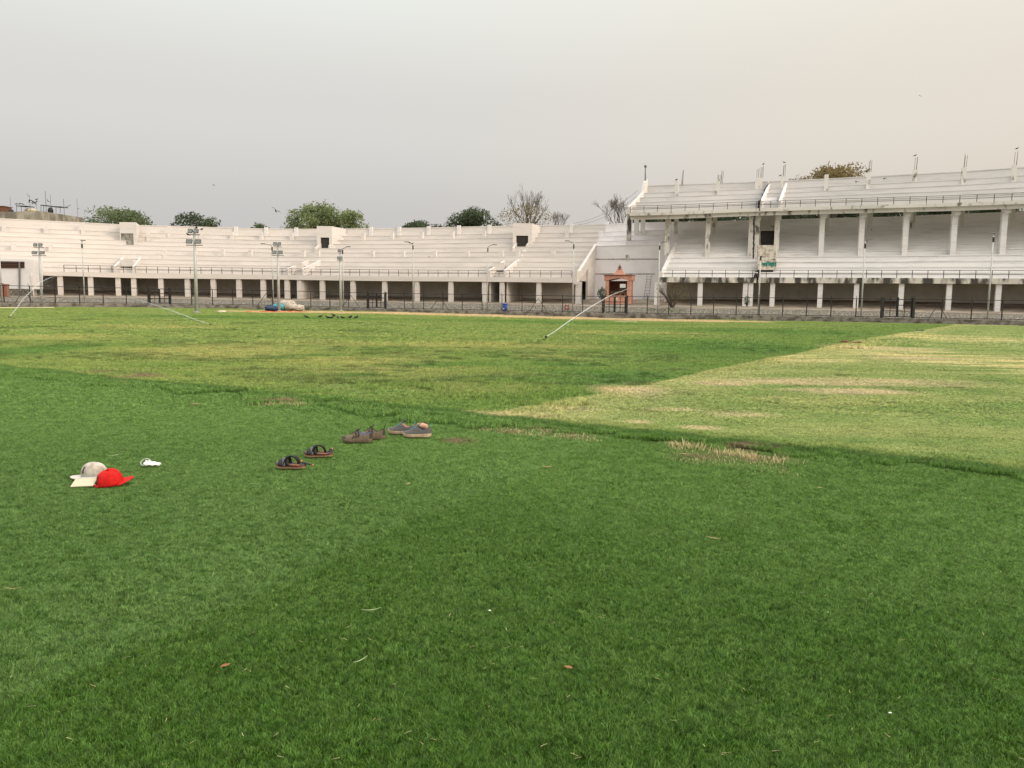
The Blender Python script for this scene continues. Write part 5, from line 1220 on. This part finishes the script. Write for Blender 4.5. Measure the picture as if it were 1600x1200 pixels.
# ------------------------------------------------------------------ foreground belongings
TURF = .027
def place(px, py): p = G(px, py); p.z += TURF; return p
fab = lambda n, c, v=.12, s=60, b=.25: mat(n, c, .9, v, s, bump=b)
def cap(name, label, p, yaw, cloth, hh=.125, tilt=0., opening=False, ry=R(2), stain=None, mark=False, button=None):
    o = thing(name, label, 'cap', p, yaw); o.rotation_euler = (tilt, ry, yaw)
    mb = MB(); n = 48; k = 12; a, b_, h = .098, .080, hh
    for i in range(k+1):
        f = i/k; th = f*math.pi/2
        for j in range(n):
            q = 2*math.pi*j/n; sea = 1-.018*(abs(math.sin(q*3)) < .13)
            rr = math.cos(th)**.78*sea if f < 1 else .0
            fr = 1+.10*max(0, math.cos(q))*math.sin(th*2)  # structured front panel
            dent = 1-.05*math.sin(q*2.3+1.0)*math.sin(th*2)+.014*math.sin(q*5+th*7)*math.sin(th*2)
            mb.v.append((a*rr*math.cos(q)*fr*dent, b_*rr*math.sin(q)*dent, h*math.sin(th)**.92*(1-.05*math.cos(q+2.6)-(.06*max(0, math.sin(q*2+th*3)) if opening else 0)*math.sin(th))))
    for i in range(k):
        for j in range(n):
            if opening and i < 6:
                q = 2*math.pi*(j+.5)/n
                if abs(q-math.pi) < .62*(1-(i/6)**2)**.5 and i > 0: continue
            mb.f.append([i*n+j, i*n+(j+1) % n, (i+1)*n+(j+1) % n, (i+1)*n+j]); mb.m.append(0)
    c = mb.build('crown', cloth, o, local=True, smooth=True); s_ = c.modifiers.new('thickness', 'SOLIDIFY'); s_.thickness = .0025
    mb = MB(); nn = 20; rows_ = 7
    for i in range(rows_+1):
        f = i/rows_
        for j in range(nn+1):
            q = -1.08+2.16*j/nn; r_in = Vector((a*math.cos(q)*.99, b_*math.sin(q)*.99, .010))
            ex = .075*math.cos(q/1.08*math.pi/2)**.75
            p_ = r_in+Vector((ex*f*1.0, 0, -.004*f-.013*(abs(q)/1.08)**2*f+.016*f*(1-(q/1.08)**2))); mb.v.append(tuple(p_))
    for i in range(rows_):
        for j in range(nn): mb.f.append([i*(nn+1)+j, i*(nn+1)+j+1, (i+1)*(nn+1)+j+1, (i+1)*(nn+1)+j]); mb.m.append(0)
    v = mb.build('brim', cloth, o, local=True, smooth=True); s_ = v.modifiers.new('thickness', 'SOLIDIFY'); s_.thickness = .004
    mb = MB(); mb.blob((0, 0, h+.001), (.008, .008, .004), 10, 6); mb.build('button', button or cloth, o, local=True, smooth=True)
    # seams
    mb = MB()
    for j in range(3):
        q = j*math.pi/3+math.pi/6; pts = []
        for f in np.linspace(-1, 1, 21):
            th = (1-abs(f))*math.pi/2; s1 = 1 if f > 0 else -1; rr = math.cos(th)**.78*1.004; qq = q if f > 0 else q+math.pi
            fr = 1+.10*max(0, math.cos(qq))*math.sin(th*2); dent = 1-.05*math.sin((qq % (2*math.pi))*2.3+1.0)*math.sin(th*2)
            pts.append((a*rr*math.cos(qq)*fr*dent, b_*rr*math.sin(qq)*dent, h*math.sin(th)**.92*(1-.05*math.cos(qq+2.6))*1.003))
        mb.tube(pts, .0007, 4)
    mb.build('seam', button or cloth, o, local=True)
    if opening:
        mb = MB(); pts = [(-a*1.0*math.cos(q), b_*1.0*math.sin(q), .008) for q in np.linspace(-.62, .62, 12)]; mb.tube(pts, .008, 6, flat=1); st = mb.build('strap', cloth, o, local=True, smooth=True)
        mb = MB(); mb.box((-a*.985, .004, .012), (.010, .02, .014)); mb.build('buckle', M['whitep'], st, local=True)
    if mark:   # small dark emblem: two crossed arcs
        mb = MB()
        for s1 in (-1, 1):
            pts = []
            for f in np.linspace(-1, 1, 11):
                q = .10*s1*(1.1-abs(f)**2*1.0)-.02*f*0+ .0; th = math.radians(38)+f*.20; qq = .62+q*1.3-s1*.10
                rr = math.cos(th)**.78*1.012; fr = 1+.10*max(0, math.cos(qq))*math.sin(th*2); dent = 1-.05*math.sin(qq*2.3+1.0)*math.sin(th*2)
                pts.append((a*rr*math.cos(qq)*fr*dent, b_*rr*math.sin(qq)*dent, h*math.sin(th)**.92*1.02*(1-.05*math.cos(qq+2.6))))
            mb.tube(pts, .0032, 5)
        mb.build('emblem', M['iron'], o, local=True)
    return o
greycloth = mat('washed_grey_cotton', (.60, .55, .49), .95, .12, 14, col2=(.36, .29, .22), thr=(.30, .50), bump=.2)
redcloth = mat('red_cotton', (.66, .012, .010), .85, .15, 30, col2=(.50, .008, .008), bump=.25)
cap('baseball_cap', 'washed grey baseball cap with a dark emblem and brown stains', place(149, 749), R(203), greycloth, tilt=R(-9), mark=True)
cap('baseball_cap', 'bright red baseball cap with its back strap opening towards the camera', place(171, 760), R(33), redcloth, hh=.114, tilt=R(4), ry=R(-5), opening=True, button=mat('red_seam', (.56, .01, .01), .9, .1, 30))
p = place(128.5, 763.5); o = thing('booklet', 'cream folder propped against the brim of the grey cap', 'booklet', p); o.rotation_euler = (R(24), R(-3), R(3))
mb = MB(); mb.box((0, .042, .006), (.165, .098, .010)); mb.build('cover', M['cream'], o, local=True, bevel=.003)
mb = MB(); mb.box((.004, .096, .0065), (.163, .006, .014)); mb.build('spine', M['whitep'], o, local=True, bevel=.002)
# face mask
p = place(240, 730); o = thing('face_mask', 'crumpled white face mask lying alone on the turf', 'face mask', p, R(-12))
mb = MB(); n1, n2 = 14, 8
for i in range(n1+1):
    for j in range(n2+1):
        x = -.07+.14*i/n1; y = (j/n2-.5)*.085*(1-.75*(i/n1)**2.2); z = .008+.03*math.sin(j/n2*math.pi)*(1-.55*i/n1)+.006*math.sin(i*1.3+j*2.1); mb.v.append((x, y, z))
for i in range(n1):
    for j in range(n2): mb.f.append([i*(n2+1)+j, (i+1)*(n2+1)+j, (i+1)*(n2+1)+j+1, i*(n2+1)+j+1]); mb.m.append(0)
f_ = mb.build('fabric', M['whitep'], o, local=True, smooth=True); s_ = f_.modifiers.new('thickness', 'SOLIDIFY'); s_.thickness = .003
mb = MB(); pts = [(-.07+.045*math.cos(q)-.005, .02*math.sin(q*1), .022+.026*math.sin(q)) for q in np.linspace(.6, 5.4, 16)]; mb.tube(pts, .0025, 5); mb.build('ear_loop', M['whitep'], o, local=True)

def shoe(label, p, yaw, upper, sole_m, lining, lace_m, trim, L=.30, sole_h=.028, style=0, grp=None, tiltx=0.):
    o = thing('shoe', label, 'shoe', p, yaw, group=grp); o.rotation_euler = (tiltx, 0, yaw)
    S = [0, .03, .10, .2, .3, .42, .55, .68, .8, .9, .96, 1.0]
    Wd = [.006, .027, .036, .038, .037, .039, .045, .051, .049, .039, .028, .006]
    def wd(s): return float(np.interp(s, S, Wd))
    def bend(s): return .010*math.sin(s*math.pi)   # slight inward curve
    # sole
    mb = MB(); ns = 30
    ring = []
    for k_ in range(3):
        zz = (0, sole_h*.55, sole_h)[k_]; ex = (0.98, 1.06, 1.03)[k_]
        pts = []
        for i in range(ns+1): s = i/ns; pts.append((s*L, wd(s)*ex+bend(s), zz))
        for i in range(ns, -1, -1): s = i/ns; pts.append((s*L, -wd(s)*ex+bend(s), zz))
        pts = [(x, y, z+(.036*max(0, x/L-.8)**2*25*.6)+(.012*max(0, .12-x/L)**2*70 if z < .01 else 0)+(.006 if x/L < .25 and z > 0 else 0)) for x, y, z in pts]; ring.append(pts)
    n = len(ring[0])
    for r_ in ring: mb.v += r_
    for k_ in range(2):
        for j in range(n): mb.f.append([k_*n+j, k_*n+(j+1) % n, (k_+1)*n+(j+1) % n, (k_+1)*n+j]); mb.m.append(0)
    mb.f.append(list(reversed(range(n)))); mb.f.append([2*n+j for j in range(n)]); mb.m += [0, 0]
    mb.build('sole', sole_m, o, local=True)
    # upper
    Hs = [.085, .112, .115, .092, .088, .122, .104, .078, .062, .052, .042, .026]
    mb = MB(); m_ = 18; ns = 34; z0 = sole_h-.003
    for i in range(ns+1):
        s = i/ns; h = float(np.interp(s, S, Hs)); w_ = wd(s)*.97; zt = z0+(.034*max(0, s-.8)**2*25*.6)
        op = .04 < s < .43
        for j in range(m_+1):
            a = math.pi*j/m_; y = w_*math.copysign(abs(math.cos(a))**.75, math.cos(a)); z = zt+(h-z0)*math.sin(a)**.62
            y *= 1-.25*(z-zt)/(h)
            if op and abs(a-math.pi/2) < .85:
                e = 1-abs(a-math.pi/2)/.85; y = y*.7; z = zt+.012+(h-z0)*.75*(1-min(1, e*3.2))
            mb.v.append((s*L, y+bend(s), z))
    for i in range(ns):
        for j in range(m_):
            s = (i+.5)/ns; a = math.pi*(j+.5)/m_
            mb.mi = 1 if (.04 < s < .43 and abs(a-math.pi/2) < .80) else (2 if (s > .86 or s < .08) else 0)
            mb.f.append([i*(m_+1)+j, (i+1)*(m_+1)+j, (i+1)*(m_+1)+j+1, i*(m_+1)+j+1]); mb.m.append(mb.mi)
    mb.build('upper', [upper, lining, trim], o, local=True, smooth=True)
    # tongue
    mb = MB(); mb.prism([(.49*L, -.02+.01, .100), (.37*L, -.024+.01, .150), (.37*L, .024+.01, .150), (.49*L, .02+.01, .100)], (-.004, 0, -.006)); mb.build('tongue', trim, o, local=True, bevel=.002)
    mb = MB()
    for k_ in range(5):
        s = .47+.055*k_; h = float(np.interp(s, S, Hs))+.003; mb.tube([(s*L, -.022+bend(s), h-.010), (s*L+.006, bend(s), h+.002), (s*L, .022+bend(s), h-.010)], .0028, 5)
        if k_ < 4: mb.tube([(s*L, -.020+bend(s), h-.008), (s*L+.015, .018+bend(s), h-.010)], .0024, 5)
    mb.tube([(.47*L, .0, .125), (.50*L, .035, .12), (.55*L, .05, .085)], .003, 5); mb.tube([(.47*L, .02, .125), (.44*L, -.03, .12), (.52*L, -.05, .08)], .003, 5)
    if style == 0:
        ov = MB()
        for s in (.45, .54, .63):
            h = float(np.interp(s, S, Hs))
            for sd_ in (-1, 1): ov.tube([(s*L, sd_*.024+bend(s), h-.012), ((s-.035)*L, sd_*(wd(s)*.86)+bend(s), h*.70), ((s-.02)*L, sd_*(wd(s)*.985)+bend(s), h*.48), ((s+.02)*L, sd_*(wd(s)*1.0)+bend(s), h*.50)], .0038, 5)
        ov.build('overlay', lining if False else M['iron'], o, local=True)
    mb.build('laces', lace_m, o, local=True)
    mb = MB(); mb.tube([(.008, -.010, .105), (-.002, 0, .135), (.008, .010, .105)], .0045, 5); mb.build('heel_tab', lace_m, o, local=True)
    return o
brn = fab('brown_suede', (.20, .155, .11), .15, 50); brnsole = mat('dusty_rubber', (.22, .165, .11), .9, .2, 30); dkl = mat('black_lining', (.02, .02, .022), .9, .2, 40); blu = mat('blue_insole', (.05, .12, .32), .9, .1, 30); blk = mat('black_lace', (.02, .02, .02), .8, .1, 30)
cap_tr = mat('dark_brown_trim', (.085, .068, .055), .9, .2, 40)
gry = fab('grey_knit', (.15, .145, .145), .15, 80); wsole = mat('cream_foam', (.66, .52, .36), .85, .12, 18, col2=(.42, .28, .18)); tealm = mat('teal_trim', (.13, .30, .32), .8, .1, 30); grl = mat('salmon_lining', (.52, .26, .19), .9, .1, 30)
p = place(582, 694.5); shoe('brown trail shoe nearer the camera with a blue insole', p, R(184), brn, brnsole, blu, blk, cap_tr, grp='pair of brown trail shoes')
p = place(602, 689); shoe('brown trail shoe behind and right of its partner', p, R(188), brn, brnsole, dkl, blk, cap_tr, grp='pair of brown trail shoes')
p = place(674, 686.5); shoe('grey running shoe nearer the camera with a thick cream sole', p, R(177), gry, wsole, dkl, tealm, gry, style=1, sole_h=.030, grp='pair of grey running shoes')
p = place(649, 681.5); o = shoe('grey running shoe behind its partner with teal laces', p, R(172), gry, wsole, grl, tealm, gry, style=1, sole_h=.030, grp='pair of grey running shoes')
p = place(660, 681.5); mb = MB(); rj = random.Random(2); mb.blob(p+Vector((0, .0, .085)), (.045, .035, .028), 12, 8, .12, rj); mb.blob(p+Vector((.025, .01, .075)), (.035, .03, .03), 12, 8, .12, rj); mb.blob(p+Vector((-.035, .01, .09)), (.025, .03, .022), 10, 7, .12, rj)
tag(mb.build('socks', mat('salmon_socks', (.60, .34, .26), .95, .15, 40, col2=(.25, .12, .10), thr=(.3, .42)), origin=p, smooth=True), 'balled salmon socks tucked in the grey running shoes', 'socks')
def sandal(label, p, yaw, flop=False):
    o = thing('sandal', label, 'sandal', p, yaw, group='pair of black strapped sandals'); L = .255
    wd = lambda s: float(np.interp(s, [0, .05, .2, .4, .6, .75, .9, 1], [.012, .030, .036, .034, .040, .047, .038, .012]))
    for nm, z0, z1, ex, mt_ in (('outsole', 0, .014, 1.0, mat('tan_outsole', (.36, .24, .14), .9, .2, 40)), ('midsole', .0141, .022, 1.03, mat('maroon_midsole', (.26, .05, .04), .8, .2, 40)), ('footbed', .0221, .032, .98, mat('grey_footbed', (.17, .155, .15), .9, .25, 40))):
        mb = MB(); ns = 22; pts = [(i/ns*L, wd(i/ns)*ex) for i in range(ns+1)]+[(i/ns*L, -wd(i/ns)*ex) for i in range(ns, -1, -1)]
        zf = lambda x: .018*max(0, x/L-.72)**2*12+.010*max(0, .3-x/L)*2
        n = len(pts); mb.v = [(x, y, z0+zf(x)) for x, y in pts]+[(x, y, z1+zf(x)) for x, y in pts]
        mb.f = [list(reversed(range(n))), [n+j for j in range(n)]]+[[j, (j+1) % n, n+(j+1) % n, n+j] for j in range(n)]; mb.m = [0]*len(mb.f); mb.build(nm, mt_, o, local=True)
    def strap(pts, w_, mt_, nm='strap'):
        mb = MB(); pts = [Vector(q) for q in pts]; N_ = len(pts)
        for i, q in enumerate(pts): mb.v += [tuple(q+Vector((-w_/2, 0, 0))), tuple(q+Vector((w_/2, 0, 0)))]
        for i in range(N_-1): mb.f.append([2*i, 2*i+1, 2*i+3, 2*i+2]); mb.m.append(0)
        s_ = mb.build(nm, mt_, o, local=True, smooth=True); md_ = s_.modifiers.new('thickness', 'SOLIDIFY'); md_.thickness = .005
    def arch(x, hw, h, z0=.022, lean=0., n_=12): return [(x+lean*math.sin(t), hw*math.cos(t), z0+h*math.sin(t)) for t in np.linspace(0, math.pi, n_)]
    strap(arch(.80*L, .047, .045), .030, M['iron']); strap(arch(.66*L, .048, .058, lean=.012), .022, mat('grey_strap', (.20, .20, .22), .8, .2, 40), 'grey_strap')
    strap(arch(.56*L, .044, .072, lean=.01), .026, M['iron'])
    # tall ankle loop
    mb = MB(); pts = [(.46*L+.055*math.cos(t), .036*math.cos(t*.5)*1.0, .032+.072*math.sin(t)) for t in np.linspace(0, math.pi, 16)]; mb.tube(pts, .017, 8, flat=.45); mb.build('ankle_strap', M['iron'], o, local=True, smooth=True)
    mb = MB(); pts = [(.46*L+.055*math.cos(t), -.036, .032+.062*math.sin(t)) for t in np.linspace(0, math.pi, 16)]; mb.tube(pts, .013, 8, flat=.5); mb.build('ankle_strap', M['iron'], o, local=True, smooth=True)
    orm = mat('orange_webbing', (.62, .24, .12), .85, .15, 60)
    mb = MB()
    if flop: mb.tube([(.18*L, .0, .05), (.0, .01, .045), (-.055, .0, .028)], .014, 8, flat=.35); mb.build('heel_strap', M['iron'], o, local=True, smooth=True); mb = MB(); mb.blob((-.058, 0, .028), (.010, .014, .007), 10, 6); mb.blob((.14*L, .0, .058), (.008, .016, .010), 10, 6)
    else: pts = [(.12*L-.038*math.cos(t), .038*math.sin(t), .055) for t in np.linspace(-1.7, 1.7, 14)]; mb.tube(pts, .012, 8, flat=.5); mb.build('heel_strap', M['iron'], o, local=True, smooth=True); mb = MB(); mb.blob((0, .0, .068), (.007, .016, .010), 10, 6); mb.tube([(.3*L, -.037, .036), (.05*L, -.03, .04)], .006, 5)
    mb.tube([(.15*L, .038, .03), (.5*L, .042, .034)], .004, 5); mb.tube([(.15*L, -.038, .03), (.5*L, -.042, .034)], .004, 5)
    mb.build('orange_trim', orm, o, local=True, smooth=True)
sandal('black strapped sandal lowest in the row with its heel strap flopped out', place(478, 735.5), R(176), True)
sandal('black strapped sandal between its partner and the brown shoes', place(519.5, 717), R(184))

# ------------------------------------------------------------------ dry straw, leaves and litter
rj = np.random.RandomState(12); mb = MB(); rv = []
def tuft_at(p, n, h, sp_):
    for i in range(n):
        b_ = p+Vector((rj.normal()*sp_, rj.normal()*sp_*.7, -.01)); a = rj.uniform(0, 6.28); ln = h*rj.uniform(.4, 1.2); lean = rj.uniform(.1, 1.2)
        t_ = b_+Vector((math.cos(a)*ln*lean, math.sin(a)*ln*lean, ln)); s_ = Vector((math.sin(a), -math.cos(a), 0))*.0026
        mid = b_.lerp(t_, .55)+Vector((0, 0, ln*.15)); mb.add([b_-s_, b_+s_, mid+s_, mid-s_, t_], [(0, 1, 2, 3), (3, 2, 4)]); rv.extend([rj.rand()]*5)
for i in range(105):
    f = rj.choice([.05, .10, .16, .26, .42, .46, .57, .68, .9, .96])+rj.normal()*.025; px = 1045+f*185; py = 693+f*28+abs(rj.normal())*2.4; p = G(px, py); tuft_at(p, rj.randint(5, 24), .03+.055*rj.rand()**1.5, .03+.07*rj.rand())
for i in range(420):
    px = rj.uniform(1040, 1245); py = 700+(px-1040)*.13+rj.uniform(0, 20); tuft_at(G(px, py), rj.randint(3, 9), .03, .06)
for i in range(110):
    px = rj.uniform(395, 475); py = 627+(px-395)*.11+rj.normal()*2; tuft_at(G(px, py), rj.randint(4, 12), .06, .08)
for i in range(240):
    px = rj.uniform(740, 940); py = 664+(px-740)*.1+rj.uniform(-3, 9); tuft_at(G(px, py), rj.randint(3, 9), .04, .07)
for i in range(240):
    py = 640+560*rj.rand()**1.3; px = rj.uniform(0, 1600); p = G(px, py); p.z += .019; a = rj.uniform(0, 6.28); ln = rj.uniform(.01, .03); d_ = Vector((math.cos(a), math.sin(a), rj.uniform(-.1, .25)))*ln; s_ = Vector((math.sin(a), -math.cos(a), 0))*.0011
    mb.add([p-s_, p+s_, p+d_+s_*.4, p+d_-s_*.4], [(0, 1, 2, 3)]); rv.extend([rj.rand()]*4)
o = mb.build('dry_straw', M['straw']); set_rnd(o, rv); tag(o, 'bleached dry straw standing along the turf edge and strewn about', 'straw', kind='stuff')
def leaf(px, py, ln, wd, yaw, label, mt, curl=.4):
    p = G(px, py); p.z += .028; mb = MB(); n = 8
    for i in range(n+1):
        f = i/n; x = (f-.5)*ln; w_ = wd*math.sin(math.pi*min(max(f, .04), .96))**.8/2; z = curl*ln*(f-.5)**2+.004
        mb.v += [(x, -w_, z+w_*.5), (x, 0, z), (x, w_, z+w_*.5)]
    for i in range(n):
        for j in range(2): mb.f.append([3*i+j, 3*i+j+1, 3*i+j+4, 3*i+j+3]); mb.m.append(0)
    o = mb.build('dead_leaf', mt, local=True, smooth=True); o.location = p; o.rotation_euler = (0, 0, yaw); s_ = o.modifiers.new('thickness', 'SOLIDIFY'); s_.thickness = .0012
    tag(o, label, 'leaf', 'dead leaves on the turf')
dl = mat('dry_leaf', (.46, .36, .17), .9, .15, 30); gl2 = mat('pale_grass_blade', (.42, .50, .28), .8, .1, 20); rl2 = mat('rust_leaf', (.38, .18, .08), .9, .15, 30)
for q in ((305, 636, .13, .05, .5, 'curled pale leaf on the turf above the shoes at left', dl), (855, 735.5, .11, .02, .05, 'straight pale leaf right of the shoes', dl), (1115, 849, .09, .012, -.5, 'thin pale leaf on the right foreground turf', dl), (638, 764, .05, .025, 1, 'small yellowish leaf below the brown shoes', dl),
          (178, 716, .11, .012, .9, 'thin green blade just above the red cap', gl2), (1213, 481+145, .12, .04, .4, 'pale leaf on the mown strip at right', dl), (192, 600, .16, .04, .1, 'pale leaf on the ridge at left', dl), (580, 963, .09, .006, .3, 'long thin grass blade left of centre in the foreground', gl2), (563, 1044, .075, .005, .9, 'thin curved grass blade in the lower centre', gl2),
          (888, 1055, .035, .02, 2.7, 'small rust coloured leaf in the lower centre right', rl2), (1070, 715, .10, .03, -.1, 'pale leaf beside the straw patch', dl), (1390, 1126, .013, .008, 0, 'tiny white scrap in the lower right', M['whitep']), (765, 965, .012, .012, 0, 'tiny white scrap left of the lower centre', M['whitep']), (352, 1052, .04, .02, .7, 'brownish leaf in the lower left', rl2), (20, 929, .09, .006, 0, 'thin pale stalk at the left edge', dl), (1280, 768, .05, .02, .4, 'small pale leaf right of the straw patch', dl), (458, 731-2, .12, .012, .05, 'pale blade beside the lowest sandal', dl)):
    leaf(*q)
